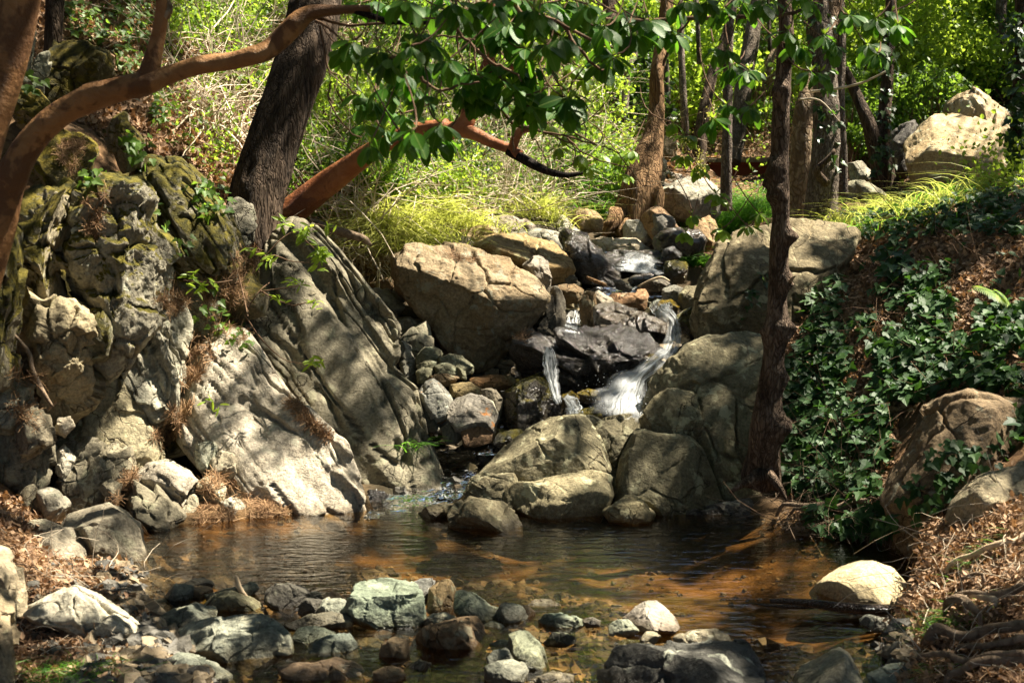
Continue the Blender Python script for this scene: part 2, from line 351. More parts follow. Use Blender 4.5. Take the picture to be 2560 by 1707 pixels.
POOL = np.array([PZ(a, b)[:2] for a, b in [(352, 1329), (470, 1310), (700, 1288), (860, 1275), (940, 1250), (1060, 1235), (1300, 1245), (1500, 1235), (1640, 1235), (1780, 1262), (1880, 1290), (2000, 1335),
        (2200, 1350), (2300, 1400), (2310, 1480), (2290, 1540), (2230, 1610), (2240, 1710)]] + [(.9, 2.2), (.8, -4), (-1.0, -4), (-1.0, 2.2)] + [PZ(a, b)[:2] for a, b in [(560, 1710), (420, 1600), (330, 1480), (330, 1420), (215, 1415), (260, 1390)]])
def sdist(x, y, poly):
    q = np.c_[x, y]; d = np.full(len(q), 1e9); ins = np.zeros(len(q), bool)
    for i in range(len(poly)):
        a, b = poly[i], poly[(i + 1) % len(poly)]; e = b - a; w = q - a
        t = np.clip((w @ e) / (e @ e), 0, 1); d = np.minimum(d, np.linalg.norm(w - t[:, None] * e, axis=1))
        c = ((a[1] > y) != (b[1] > y)) & (x < (b[0] - a[0]) * (y - a[1]) / (b[1] - a[1] + 1e-12) + a[0]); ins ^= c
    return np.where(ins, -d, d)
def axis(segs):
    r = []
    for a, b, s in segs: r.append(np.arange(a, b, s))
    return np.unique(np.round(np.concatenate(r), 4))
GX = axis([(-22, -5, .5), (-5, -4, .12), (-4, 4.4, .045), (4.4, 7, .12), (7, 22.6, .5)])
GY = axis([(-6, 2.5, .4), (2.5, 3.3, .1), (3.3, 13, .045), (13, 22, .13), (22, 46, .5)])
gx, gy = np.meshgrid(GX, GY); fx, fy = gx.ravel(), gy.ravel()
gz0 = tps(fx, fy)
sd = sdist(fx, fy, POOL)
q3 = np.c_[fx, fy, np.zeros_like(fx)]
gz0 = gz0 + np.where(fy < 7.5, .045, .10) * fbm(q3 * 2.2, 4, 3) + .035 * fbm(q3 * 9, 3, 9)
bedz = -.025 - np.minimum(.16, .32 * np.maximum(-sd, 0)) + .02 * fbm(q3 * 5, 3, 21)
near = np.minimum(.02 + .25 * np.maximum(sd, 0), .05)
core = np.clip((fx + 2.4) / .5, 0, 1) * np.clip((1.15 - fx) / .35, 0, 1) * np.clip((fy - 6.2) / .4, 0, 1) * np.clip((9.6 - fy) / 1.2, 0, 1)
core2 = np.clip((.85 - np.abs(fx - 1.05 - .06 * (fy - 10))) / .3, 0, 1) * np.clip((fy - 9.1) / .5, 0, 1) * np.clip((12.6 - fy) / .6, 0, 1)
gz0 = gz0 - .20 * core - .16 * core2      # the rocks of the cascade and outcrop sit deep in the ground
gz0 = np.where(sd < 0, np.minimum(bedz, -.012), np.maximum(gz0, np.where(fy < 9, near, -9)))
GZ = gz0.reshape(gx.shape)
def hgt(x, y):
    x = np.asarray(x, float); y = np.asarray(y, float)
    i = np.clip(np.searchsorted(GX, x) - 1, 0, len(GX) - 2); j = np.clip(np.searchsorted(GY, y) - 1, 0, len(GY) - 2)
    u = np.clip((x - GX[i]) / (GX[i + 1] - GX[i]), 0, 1); v = np.clip((y - GY[j]) / (GY[j + 1] - GY[j]), 0, 1)
    return (GZ[j, i] * (1 - u) + GZ[j, i + 1] * u) * (1 - v) + (GZ[j + 1, i] * (1 - u) + GZ[j + 1, i + 1] * u) * v
def hnorm(x, y, e=.05):
    return nrm(np.stack([hgt(x - e, y) - hgt(x + e, y), hgt(x, y - e) - hgt(x, y + e), np.full(np.shape(x), 2 * e)], -1))
nx, ny = len(GX), len(GY)
ii = (np.arange(ny - 1)[:, None] * nx + np.arange(nx - 1)[None, :]).ravel()
GF = np.stack([ii, ii + 1, ii + nx + 1, ii + nx], 1)
GV = np.c_[fx, fy, gz0]
tag(mk('ground', GV, GF, M['ground']), kind='structure')
SOLID_V, SOLID_F, SOLID_N = [GV], [np.concatenate([GF[:, [0, 1, 2]], GF[:, [0, 2, 3]]])], len(GV)
def solid(V, F):
    """remember a shape so that water, litter and creepers can lie on it"""
    global SOLID_N
    if F.shape[1] == 4: F = np.concatenate([F[:, [0, 1, 2]], F[:, [0, 2, 3]]])
    SOLID_V.append(V); SOLID_F.append(F + SOLID_N); SOLID_N += len(V)

# ------------------------------------------------------------------ rocks
def _ico(l):
    t = (1 + 5 ** .5) / 2
    V = nrm(np.array([(-1, t, 0), (1, t, 0), (-1, -t, 0), (1, -t, 0), (0, -1, t), (0, 1, t), (0, -1, -t), (0, 1, -t), (t, 0, -1), (t, 0, 1), (-t, 0, -1), (-t, 0, 1)], float))
    F = np.array([(0, 11, 5), (0, 5, 1), (0, 1, 7), (0, 7, 10), (0, 10, 11), (1, 5, 9), (5, 11, 4), (11, 10, 2), (10, 7, 6), (7, 1, 8), (3, 9, 4), (3, 4, 2), (3, 2, 6), (3, 6, 8), (3, 8, 9), (4, 9, 5), (2, 4, 11), (6, 2, 10), (8, 6, 7), (9, 8, 1)])
    for _ in range(l):
        E = np.sort(np.concatenate([F[:, [0, 1]], F[:, [1, 2]], F[:, [2, 0]]]), 1)
        U, inv = np.unique(E, axis=0, return_inverse=True); inv = inv.reshape(3, -1).T
        m = nrm(V[U[:, 0]] + V[U[:, 1]]); b = len(V); V = np.r_[V, m]
        a, c, e = F.T; x, y, z = (inv + b).T
        F = np.concatenate([np.stack(k, 1) for k in ((a, x, z), (c, y, x), (e, z, y), (x, y, z))])
    return V, F
ICO = {l: _ico(l) for l in (3, 4, 5, 6)}
ROCKS = []; GL_ = 'blocks of the left rock outcrop'
def rock(z, poly, d, mat, label, name='rock', cat='rock', T=None, tilt=(0, .25), facet=7, rough=1., grain=None, tint=None, seed=None, sink=.15, box=.72, group=None, cuts=(), strata=0., crag=.62):
    pts = px(z, poly) if isinstance(poly, str) else np.asarray(poly, float)
    seed = len(ROCKS) * 7 + 3 if seed is None else seed; r = np.random.default_rng(seed)
    lo, hi = pts.min(0), pts.max(0); h = hi[1] - lo[1]
    if sink: pts = pts.copy(); k = (pts[:, 1] - (lo[1] + .62 * h)) / (.38 * h + 1e-6); pts[:, 1] += np.clip(k, 0, 1) * sink * h
    pts = pts.mean(0) + (pts - pts.mean(0)) * (1.13 if group == GL else 1.06)
    # area centroid
    a, b = pts, np.roll(pts, -1, 0); cr = a[:, 0] * b[:, 1] - b[:, 0] * a[:, 1]; A = cr.sum() / 2
    c = ((a + b) * cr[:, None]).sum(0) / (6 * A) if abs(A) > 1 else pts.mean(0)
    O = P(c[0], c[1], d); fw = nrm(O - CAM); rt = nrm(np.cross(fw, [0, 0, 1])); up = np.cross(rt, fw); dist = np.linalg.norm(O - CAM)
    tt = np.linspace(0, 1, 24, endpoint=False); B = (a[:, None] * (1 - tt)[None, :, None] + b[:, None] * tt[None, :, None]).reshape(-1, 2)
    kx = np.hypot(FPX, np.hypot(c[0] - 1280, c[1] - 853.5)); X = (B[:, 0] - c[0]) * dist / kx; Y = -(B[:, 1] - c[1]) * dist / kx
    ph = np.arctan2(Y, X); R = np.hypot(X, Y); o = np.argsort(ph); ph, R = ph[o], R[o]
    gph = np.linspace(-math.pi, math.pi, 361); gR = np.interp(gph, ph, R, period=2 * math.pi); gR = np.interp(gph, gph, np.convolve(np.r_[gR[-4:-1], gR, gR[1:4]], np.ones(7) / 7, 'valid'))
    w, hh = np.ptp(X), np.ptp(Y); size = math.sqrt(w * hh); T = T or .45 * min(w, hh) + .1 * size
    pxs = max(hi - lo) * .4; lvl = 4 if pxs < 34 else 5 if pxs < 110 else 6
    D, F = ICO[lvl]; s = np.sqrt(np.clip(1 - D[:, 2] ** 2, 0, 1)); phi = np.arctan2(D[:, 1], D[:, 0]); RR = np.interp(phi, gph, gR)
    sp = s ** box
    L = np.stack([RR * sp * np.cos(phi), RR * sp * np.sin(phi), T * np.sign(D[:, 2]) * np.abs(D[:, 2]) ** box], 1)   # right, up, towards the viewer
    cl = [(nrm(np.array(n, float)), k) for n, k in cuts]
    for i in range(facet + (3 if facet else 0)):
        n = r.normal(size=3); n[2] = abs(n[2]) * (1 if r.random() < .8 else -1)
        cl.append((nrm(n * np.array([1, 1, .9])), r.uniform(.62, .86) if abs(n[2]) > .45 * np.linalg.norm(n) else r.uniform(.86, .97)))
    sc = np.array([w / 2, hh / 2, T])
    for n, k in cl:
        m = nrm(n / sc); q = L @ m; ov = np.maximum(0, q - q.max() * k); L = L - ov[:, None] * m * .93
    N = nrm(L / np.maximum(sc, 1e-6) ** 2 + 1e-9)
    q = L.copy()
    if grain is not None:
        g = math.radians(grain); u = q[:, 0] * math.cos(g) + q[:, 1] * math.sin(g); v = -q[:, 0] * math.sin(g) + q[:, 1] * math.cos(g); q = np.stack([u * .28, v * 1.5, q[:, 2]], 1)
    amp = size * .055 * rough
    fr = 2.2 / size ** .7; facet_ = 0
    disp = amp * (1.0 * fbm(q * fr, 5, seed, .55) + .55 * (ridged(q * fr * 1.9, 4, seed + 40) - .4))
    if strata:
        vq = vn(q * fr * 2.0, seed + 5); disp -= strata * amp * np.exp(-(vq / .04) ** 2)
        vq = vn(q * fr * 4.1 + 3, seed + 6); disp -= .6 * strata * amp * np.exp(-(vq / .05) ** 2)
    if crag:      # broken faces: each cell of the stone is its own tilted plane, with open joints between some of them
        ncell = int(np.clip(9 + 26 * size, 10, 46)) if group != GL_ else int(np.clip(14 + 40 * size, 16, 60)); sd = L[r.integers(0, len(L), ncell)] * [1, 1, 1]; sdq = sd.copy()
        if grain is not None: sdq = np.stack([(sd[:, 0] * math.cos(g) + sd[:, 1] * math.sin(g)) * .28, (-sd[:, 0] * math.sin(g) + sd[:, 1] * math.cos(g)) * 1.5, sd[:, 2]], 1)
        qw = q + size * .05 * np.stack([fbm(L * 7 / size, 3, seed + 81), fbm(L * 7 / size + 9, 3, seed + 82), fbm(L * 7 / size + 17, 3, seed + 83)], 1)
        dd_ = np.linalg.norm(qw[:, None] - sdq[None], axis=2); k2 = np.argpartition(dd_, 1, axis=1)[:, :2]; da, db = np.take_along_axis(dd_, k2, 1).T; sw = da > db
        i1 = np.where(sw, k2[:, 1], k2[:, 0]); i2 = np.where(sw, k2[:, 0], k2[:, 1]); gap_ = np.abs(db - da)
        ci = r.normal(0, .5, ncell); gi = r.normal(0, 1.1, (ncell, 3)); bl_ = np.clip(.5 + gap_ / (size * .03), 0, 1) * .5 + .5
        h1 = ci[i1] + np.sum((qw - sdq[i1]) * gi[i1], 1) / size * 2; h2 = ci[i2] + np.sum((qw - sdq[i2]) * gi[i2], 1) / size * 2
        disp += amp * crag * (h1 * bl_ + h2 * (1 - bl_)) - amp * crag * 1.5 * np.exp(-(gap_ / (size * .012)) ** 2) * (((i1 * 7 + i2 * 7 + i1 * i2) % 5) < 3)
    disp += .016 * rough * min(size, .6) * fbm(L * 22, 5, seed + 60, .68)
    pt_ = vn(L * 17, seed + 71); disp -= .010 * rough * min(size, .6) * np.clip(pt_ - .25, 0, 1) * 2
    L = L + N * disp[:, None]
    L[:, 2] -= tilt[0] * L[:, 0] + tilt[1] * L[:, 1]
    V = O + L[:, :1] * rt + L[:, 1:2] * up - L[:, 2:] * fw
    ob = mk(name, V, F, M[mat], loc=O + up * (L[:, 1].min() * .9))
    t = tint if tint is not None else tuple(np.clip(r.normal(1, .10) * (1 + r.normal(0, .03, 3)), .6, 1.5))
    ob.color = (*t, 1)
    tag(ob, label, cat, group); solid(V, F); ROCKS.append(ob)
    return ob

# ------------------------------------------------------------------ tubes, leaves, blades
def spline(pts, n):
    pts = np.asarray(pts, float); k = len(pts); t = np.linspace(0, k - 1, n); i = np.clip(t.astype(int), 0, k - 2); u = (t - i)[:, None]
    g = np.vstack([2 * pts[0] - pts[1], pts, 2 * pts[-1] - pts[-2]]); a, b, c, d = g[i], g[i + 1], g[i + 2], g[i + 3]
    return .5 * (2 * b + (c - a) * u + (2 * a - 5 * b + 4 * c - d) * u * u + (3 * b - a - 3 * c + d) * u ** 3)
def tube(path, rad, seg=24, ring=.03, rough=0., f=10., elong=.2, seed=0, knobs=(), flare=None, lump=0.):
    path = np.asarray(path, float); Ln = np.linalg.norm(np.diff(path, axis=0), axis=1).sum(); n = max(6, int(Ln / ring))
    R = spline(np.c_[path, np.asarray(rad, float)], n); p, r = R[:, :3], np.maximum(R[:, 3], .001)
    tg = nrm(np.gradient(p, axis=0)); ref = np.array([0, -1, .15]) if abs(tg[0] @ nrm(np.array([0, -1, .15]))) < .9 else np.array([1., 0, 0])
    U = []; u = nrm(ref - tg[0] * (ref @ tg[0]))
    for k in range(n): u = nrm(u - tg[k] * (u @ tg[k])); U.append(u)
    U = np.array(U); Wv = np.cross(tg, U); th = np.linspace(0, 2 * math.pi, seg, endpoint=False)
    dirs = U[:, None] * np.cos(th)[None, :, None] + Wv[:, None] * np.sin(th)[None, :, None]
    ln = np.r_[0, np.cumsum(np.linalg.norm(np.diff(p, axis=0), axis=1))]
    q = np.stack([np.cos(th)[None] * r[:, None], np.sin(th)[None] * r[:, None], np.repeat(ln[:, None] * elong, seg, 1)], -1).reshape(-1, 3)
    rr = np.repeat(r, seg)
    if rough: rr = rr * (1 + rough * (1.2 * (ridged(q * f, 3, seed) - .3) + .6 * fbm(q * f * 2.5, 3, seed + 5)))
    if lump: rr = rr * (1 + lump * fbm(np.stack([q[:, 0] * 4, q[:, 1] * 4, q[:, 2] / elong * 2.6], 1), 3, seed + 11))
    V = p[:, None] + dirs * rr.reshape(n, seg, 1); V = V.reshape(-1, 3)
    for (kp, kr, kh) in knobs:
        d = np.linalg.norm(V - np.asarray(kp), axis=1); w = np.exp(-(d / kr) ** 2); V = V + (dirs.reshape(-1, 3)) * (w * kh * (1 + .6 * fbm(V * 30, 3, seed + 8)))[:, None]
    a = (np.arange(n - 1)[:, None] * seg + np.arange(seg)[None]).ravel(); b = (np.arange(n - 1)[:, None] * seg + (np.arange(seg) + 1)[None] % seg).ravel()
    F = np.stack([a, b, b + seg, a + seg], 1)
    i0 = len(V); V = np.vstack([V, p[0], p[-1]]); s0 = np.arange(seg); s1 = (s0 + 1) % seg; e = (n - 1) * seg
    T = np.concatenate([np.stack([s1, s0, np.full(seg, i0)], 1), np.stack([e + s0, e + s1, np.full(seg, i0 + 1)], 1)])
    return V, F, T
def join(parts):
    """[(V, F4, F3)] -> one set of arrays"""
    Vs, F4, F3, n = [], [], [], 0
    for V, a, b in parts: Vs.append(V); F4.append(a + n); F3.append(b + n); n += len(V)
    return np.vstack(Vs), [np.vstack(F4), np.vstack(F3)]
def twigs(Pn, r0, r1, seg=3):
    """many thin curved twigs at once; Pn is (n, K, 3)"""
    n, K, _ = Pn.shape; tg = nrm(np.gradient(Pn, axis=1)); ref = np.array([.3, .2, .93]); u = nrm(np.cross(tg, ref)); w = np.cross(tg, u)
    th = np.linspace(0, 2 * math.pi, seg, endpoint=False); r = (np.asarray(r0).reshape(-1, 1) * (1 - np.linspace(0, 1, K)) + np.asarray(r1).reshape(-1, 1) * np.linspace(0, 1, K))
    V = Pn[:, :, None] + (u[:, :, None] * np.cos(th)[:, None] + w[:, :, None] * np.sin(th)[:, None]) * r[:, :, None, None]
    idx = np.arange(n * K * seg).reshape(n, K, seg); a = idx[:, :-1]; b = np.roll(idx, -1, 2)[:, :-1]; c = np.roll(idx, -1, 2)[:, 1:]; d = idx[:, 1:]
    return V.reshape(-1, 3), np.stack([a, b, c, d], -1).reshape(-1, 4)
def tmpl(rows, fold=.06, droop=.15, stem=0.):
    """leaf template from (y, halfwidth) rows: left, rib, right"""
    v, uv = [], []
    if stem: rows = [(-stem, .012), (-.02, .014)] + rows
    for y, w in rows:
        zc = -droop * max(y, 0) ** 2
        v += [(-w, y, zc + fold * w * 4), (0, y, zc), (w, y, zc + fold * w * 4)]; uv += [(.5 - w / .7, y), (.5, y), (.5 + w / .7, y)]
    f = []
    for k in range(len(rows) - 1):
        a = 3 * k; f += [(a, a + 1, a + 4, a + 3), (a + 1, a + 2, a + 5, a + 4)]
    return np.array(v, float), np.array(f), np.array(uv)
OVAL = tmpl([(0, .03), (.12, .13), (.32, .24), (.58, .29), (.8, .22), (.94, .1), (1, .01)], .05, .16, .28)
LANCE = tmpl([(0, .01), (.25, .10), (.55, .14), (.8, .09), (1, .01)], .08, .15)
KITE = (np.array([(0, 0, 0), (.30, .45, .07), (0, 1, -.05), (-.30, .45, .07)]), np.array([(0, 1, 2, 3)]), None)
ROUND = tmpl([(0, .05), (.3, .30), (.65, .32), (1, .02)], .07, .1)
_iv = [(0, 0), (.22, -.14), (.42, .02), (.5, .28), (.30, .34), (.22, .62), (0, 1), (-.22, .62), (-.30, .34), (-.5, .28), (-.42, .02), (-.22, -.14)]
IVY = (np.array([(0, .3, -.04)] + [(x, y, .07 * abs(x) * 2 - .1 * max(y, 0) ** 2) for x, y in _iv]), np.array([(0, i + 1, (i + 1) % 12 + 1) for i in range(12)]), np.array([(.5, .3)] + [(.5 + x, y) for x, y in _iv]))
SLIM = tmpl([(0, .02), (.3, .075), (.7, .05), (1, .005)], .05, .2)
DEADL = tmpl([(0, .02), (.2, .2), (.45, .33), (.7, .22), (1, .02)], .07, -.12)
def leaves(tm, pos, D, N, size):
    tv, tf, tu = tm; pos = np.asarray(pos); n = len(pos); D = nrm(D); X = nrm(np.cross(D, N)); Nn = np.cross(X, D); s = np.asarray(size).reshape(-1, 1, 1)
    V = pos[:, None] + s * (tv[None, :, :1] * X[:, None] + tv[None, :, 1:2] * D[:, None] + tv[None, :, 2:] * Nn[:, None])
    F = (np.arange(n)[:, None, None] * len(tv) + tf[None]).reshape(-1, tf.shape[1])
    return V.reshape(-1, 3), F, None if tu is None else np.tile(tu, (n, 1))
def rdir(n, up=0.): 
    v = nrm(rng.normal(size=(n, 3))); v[:, 2] += up; return nrm(v)
def blades(base, lean, ln, w, K=6, droop=1.):
    """curved grass blades"""
    n = len(base); t = np.linspace(0, 1, K)[None, :, None]; lean = np.asarray(lean); ln = np.asarray(ln).reshape(-1, 1, 1)
    up = np.array([0, 0, 1.]); p = base[:, None] + ln * (t * (up * .85 + lean[:, None] * .5) + t ** 2 * droop * (lean[:, None] * .55 - up * .55))
    sd_ = nrm(np.cross(lean, up) + rng.normal(size=(n, 3)) * .5)[:, None]; ww = np.asarray(w).reshape(-1, 1, 1) * (1 - t ** 1.5 * .95)
    V = np.stack([p - sd_ * ww, p + sd_ * ww], 2); idx = np.arange(n * K * 2).reshape(n, K, 2)
    return V.reshape(-1, 3), np.stack([idx[:, :-1, 0], idx[:, :-1, 1], idx[:, 1:, 1], idx[:, 1:, 0]], -1).reshape(-1, 4)
# ------------------------------------------------------------------ the rocks, one by one (sheet, outline, distance, material, label, options)
GL, GS, GF_, GB = 'blocks of the left rock outcrop', 'rocks along the cascade', 'stones in the shallows of the near shore', 'large boulders of the right bank'
def RK(grp, name, cat, rows):
    for r in rows:
        k = dict(group=grp, name=name, cat=cat, box=.55 if grp == GL else .68); k.update(r[5] if len(r) > 5 else {})
        if grp == GS and r[3] in ('w', 'wm') and 'rough' not in k: k['rough'] = 1.4
        rock(*r[:5], **k)
# left outcrop
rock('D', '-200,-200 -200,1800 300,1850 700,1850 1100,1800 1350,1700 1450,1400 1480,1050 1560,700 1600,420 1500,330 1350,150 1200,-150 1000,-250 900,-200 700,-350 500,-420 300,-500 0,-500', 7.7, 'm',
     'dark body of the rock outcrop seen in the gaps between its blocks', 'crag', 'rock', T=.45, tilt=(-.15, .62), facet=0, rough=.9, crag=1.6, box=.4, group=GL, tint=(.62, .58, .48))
RK(GL, 'rock_slab', 'rock', [
 ('D', '1590,760 1680,600 1790,300 1900,205 2020,180 2095,225 2240,400 2420,640 2540,780 2580,860 2585,980 2550,1100 2680,1200 2720,1300 2745,1410 2790,1540 2800,1650 2740,1700 2620,1690 2450,1700 2300,1640 2180,1580 2000,1420 1870,1280 1740,1100 1640,900', 7.75, 'g',
  'tall dark grey slab with diagonal cracks right of the needle-filled gully', dict(T=.34, tilt=(-.30, .55), facet=0, grain=-55, box=.5, strata=1.2, rough=.7, cuts=[((.35, .25, 1), .80)], crag=.6, tint=(.70, .68, .60))),
 ('D', '1360,960 1450,880 1640,900 1870,1280 2180,1590 2255,1700 2265,1850 2200,2000 2000,2025 1800,2020 1560,1960 1460,1800 1330,1680 1230,1560 1190,1300 1270,1080', 7.1, 'p',
  'broad pale slab sloping into the pool and dappled with leaf shadows', dict(T=.30, tilt=(-.35, .60), facet=0, grain=-52, box=.5, strata=.8, crag=.5, rough=.75, cuts=[((.3, .3, 1), .82)])),
 ('D', '700,970 860,830 950,730 1090,600 1230,720 1250,900 1180,1050 1125,1290 1030,1340 870,1320 790,1150', 7.15, 'p',
  'pale slab below the mossy overhang, striped by leaf shadows', dict(T=.26, tilt=(-.25, .5), facet=1, grain=-60, box=.5, rough=.8, crag=.9, strata=1.)),
 ('D', '340,1340 540,1190 730,960 800,1150 880,1320 1000,1480 1010,1600 950,1690 700,1690 500,1640 420,1520', 6.95, 'g',
  'flat yellowish rock face in the shadow of the overhang', dict(T=.26, tilt=(-.1, .35), facet=1, box=.5, rough=.6, tint=(1.05, 1, .8))),
 ('A', '900,1180 960,1090 1050,1060 1180,1065 1260,1130 1420,1320 1510,1500 1530,1640 1460,1760 1400,1830 1200,1800 1060,1600 960,1380', 7.75, 'm',
  'mossy slab below the foot of the leaning pine', dict(T=.28, tilt=(-.1, .55), facet=2, grain=-60, box=.55, rough=.8, strata=.9, tint=(.8, .8, .75))),
 ('D', '1050,590 1200,520 1420,540 1450,700 1400,860 1260,880 1150,760', 7.55, 'g', 'shaded slab beside the gully, half buried in brown needles', dict(T=.2, tilt=(-.1, .5), grain=-60, facet=2, tint=(.75, .75, .7))),
])
RK(GL, 'crag', 'rock', [
 ('D', '450,260 540,20 620,-50 760,-75 900,-60 975,30 950,180 1050,300 1105,470 1065,630 930,740 860,840 770,930 650,980 560,900 620,700 560,600 450,470', 6.75, 'm',
  'overhanging crag capped with moss, jutting out over the pale slab', dict(T=.36, tilt=(0, -.05), facet=8, box=.6, rough=1.25)),
 ('D', '100,420 130,260 180,100 170,0 260,-60 400,-70 540,50 480,220 440,340 380,450 390,560 230,640 170,560', 6.65, 'm', 'knobbly lichen-covered crag left of the mossy overhang', dict(crag=.95, T=.3, rough=1.5, facet=6, tint=(1.1, 1.05, .95))),
 ('D', '90,560 230,620 300,690 400,630 520,690 580,780 580,1000 545,1180 350,1350 270,1250 220,1050 190,900', 6.5, 'g', 'tall yellowish block at the left edge with a sunlit shoulder', dict(crag=.95, T=.3, rough=1.2, facet=7, tint=(1.1, 1., .78), tilt=(0, .12))),
 ('D', '-60,250 60,170 115,280 105,560 120,760 60,1000 -60,1060', 6.1, 'mm', 'mossy rock wall at the very left edge of the outcrop', dict(crag=.95, T=.25)),
 ('D', '590,730 680,720 740,820 760,900 700,1000 620,1010 560,930', 6.55, 'm', 'dark pitted block tucked under the mossy overhang', dict(crag=.95, tint=(.6, .6, .5), T=.16)),
 ('D', '-60,1100 60,1060 150,1140 210,1220 190,1360 60,1420 -60,1400', 6.25, 'g', 'crumbly grey rock at the left edge above the shore', dict(crag=.95, rough=1.5)),
 ('D', '110,1450 200,1380 310,1410 330,1570 170,1620 90,1560', 6.2, 'g', 'shaded crumbling block below the yellowish block', dict(crag=.95, rough=1.5, tint=(.8, .75, .65))),
 ('D', '390,1430 460,1420 480,1480 420,1530 370,1510', 6.3, 'p', 'fist-sized pale chip wedged in the outcrop beside the yellowish flat face', dict(crag=1.)),
 ('D', '400,1560 560,1540 760,1610 760,1760 640,1820 440,1740', 6.65, 'g', 'grey block at the foot of the flat yellowish face', dict(crag=.95, T=.2, tint=(.8, .78, .7))),
])
RK(GL, 'boulder', 'rock', [
 ('A', '300,920 400,860 520,900 590,960 600,1040 560,1190 470,1330 350,1300 270,1150 200,1080 240,980', 7.25, 'mm', 'round rock under the thick orange limb, green with moss', dict(crag=.95, T=.3, tint=(1.2, 1.1, .8))),
 ('A', '90,660 160,600 250,610 300,690 310,760 230,830 120,800', 6.9, 'mm', 'small moss cushion rock left of the thick orange limb', dict(crag=.95, tint=(1.1, 1.0, .8))),
 ('A', '310,620 300,480 400,330 540,300 660,360 690,480 600,560 500,630 400,680', 7.8, 'mm', 'dark mossy boulder above the bend of the orange limb', dict(crag=.95, T=.3, tint=(.75, .7, .5))),
 ('A', '190,450 260,360 330,340 310,470 270,570 200,520', 7.3, 'p', 'pale lichen-covered rock between the dark trunk and the mossy boulder', dict(crag=.95, tint=(.8, .85, .8))),
 ('A', '150,270 210,180 240,200 210,330 190,470 150,470', 7.2, 'p', 'narrow pale rock face beside the dark trunk', dict(crag=.95, tint=(.7, .75, .7))),
 ('A', '700,850 760,790 820,765 865,840 930,930 900,1040 800,1060 730,960', 7.7, 'm', 'small mossy rock with a pale grey cap on the leafy slope', dict(crag=1.)),
 ('A', '1480,1340 1560,1315 1640,1355 1660,1430 1630,1560 1540,1580 1480,1450', 8.1, 'g', 'plain grey block supporting the foot of the leaning pine', dict(crag=.95, tint=(.65, .65, .62))),
 ('A', '590,1240 700,1200 860,1210 975,1310 980,1400 860,1440 640,1400', 6.95, 'm', 'flat rock with a pale rim on top of the mossy overhang', dict(crag=.95, T=.22, tint=(.85, .85, .75))),
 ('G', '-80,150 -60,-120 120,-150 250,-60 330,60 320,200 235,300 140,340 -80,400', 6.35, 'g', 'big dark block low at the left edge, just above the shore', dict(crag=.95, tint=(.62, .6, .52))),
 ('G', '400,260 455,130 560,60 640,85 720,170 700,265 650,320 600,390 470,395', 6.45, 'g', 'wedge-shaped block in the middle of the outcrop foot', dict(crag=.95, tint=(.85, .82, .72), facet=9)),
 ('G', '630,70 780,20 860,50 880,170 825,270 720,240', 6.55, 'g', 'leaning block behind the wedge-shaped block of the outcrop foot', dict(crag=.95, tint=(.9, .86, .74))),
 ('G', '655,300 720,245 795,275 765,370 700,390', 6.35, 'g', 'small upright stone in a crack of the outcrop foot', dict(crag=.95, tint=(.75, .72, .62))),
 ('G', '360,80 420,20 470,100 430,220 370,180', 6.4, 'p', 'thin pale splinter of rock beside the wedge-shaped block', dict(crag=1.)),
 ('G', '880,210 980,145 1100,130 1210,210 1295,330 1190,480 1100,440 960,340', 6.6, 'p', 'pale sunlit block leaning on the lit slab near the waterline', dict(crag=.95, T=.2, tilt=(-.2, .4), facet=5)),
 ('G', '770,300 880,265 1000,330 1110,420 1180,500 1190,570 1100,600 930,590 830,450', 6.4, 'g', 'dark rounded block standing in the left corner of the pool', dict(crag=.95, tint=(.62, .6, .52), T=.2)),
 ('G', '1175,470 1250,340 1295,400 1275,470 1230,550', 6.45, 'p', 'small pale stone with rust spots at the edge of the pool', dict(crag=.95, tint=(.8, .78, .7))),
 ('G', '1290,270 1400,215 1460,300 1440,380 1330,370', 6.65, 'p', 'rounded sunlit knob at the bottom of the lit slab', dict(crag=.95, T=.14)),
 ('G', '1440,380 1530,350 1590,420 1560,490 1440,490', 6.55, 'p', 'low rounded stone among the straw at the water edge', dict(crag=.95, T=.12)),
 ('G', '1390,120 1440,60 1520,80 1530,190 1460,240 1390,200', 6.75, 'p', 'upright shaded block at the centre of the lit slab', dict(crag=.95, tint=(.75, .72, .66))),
 ('G', '1280,20 1370,-20 1400,60 1380,140 1300,150', 6.8, 'p', 'bright little block wedged above the rounded knob', dict(crag=1.)),
])
RK(GL, 'boulder', 'rock', [
 ('H', '220,190 330,120 390,140 380,230 320,290 230,280', 7.3, 'g', 'rounded grey rock at the inlet, right under the dark cracked slab', dict(crag=.95, tint=(.8, .8, .75))),
 ('H', '430,150 480,80 540,70 600,120 610,210 560,250 450,250', 7.35, 'r', 'rusty-footed rock beside the inlet riffle', dict(crag=1.)),
 ('H', '380,170 440,160 450,260 400,270 350,250', 7.25, 'g', 'small grey wedge between two rocks at the inlet', dict(crag=.95, tint=(.6, .6, .55))),
 ('H', '600,250 650,190 710,150 740,200 730,250 650,270', 7.2, 'r', 'little pointed stone with a rusty foot in the inlet stream', dict(crag=1.)),
 ('H', '180,330 240,300 280,330 270,390 200,400', 6.95, 'wm', 'small wet stone where the inlet drops into the pool', dict(crag=1.)),
 ('H', '280,370 330,315 410,310 460,360 450,400 330,410', 6.9, 'w', 'shiny black stone splitting the inlet riffle', dict(crag=1.)),
 ('H', '880,110 930,90 970,120 950,140 890,140', 7.6, 'v', 'tiny greenish stone in the dark channel behind the front boulder', dict(crag=1.)),
 ('H', '1050,70 1100,20 1180,10 1200,40 1100,110 1050,140', 7.4, 'w', 'wet dark rock behind the left flank of the front boulder', dict(crag=1.)),
])
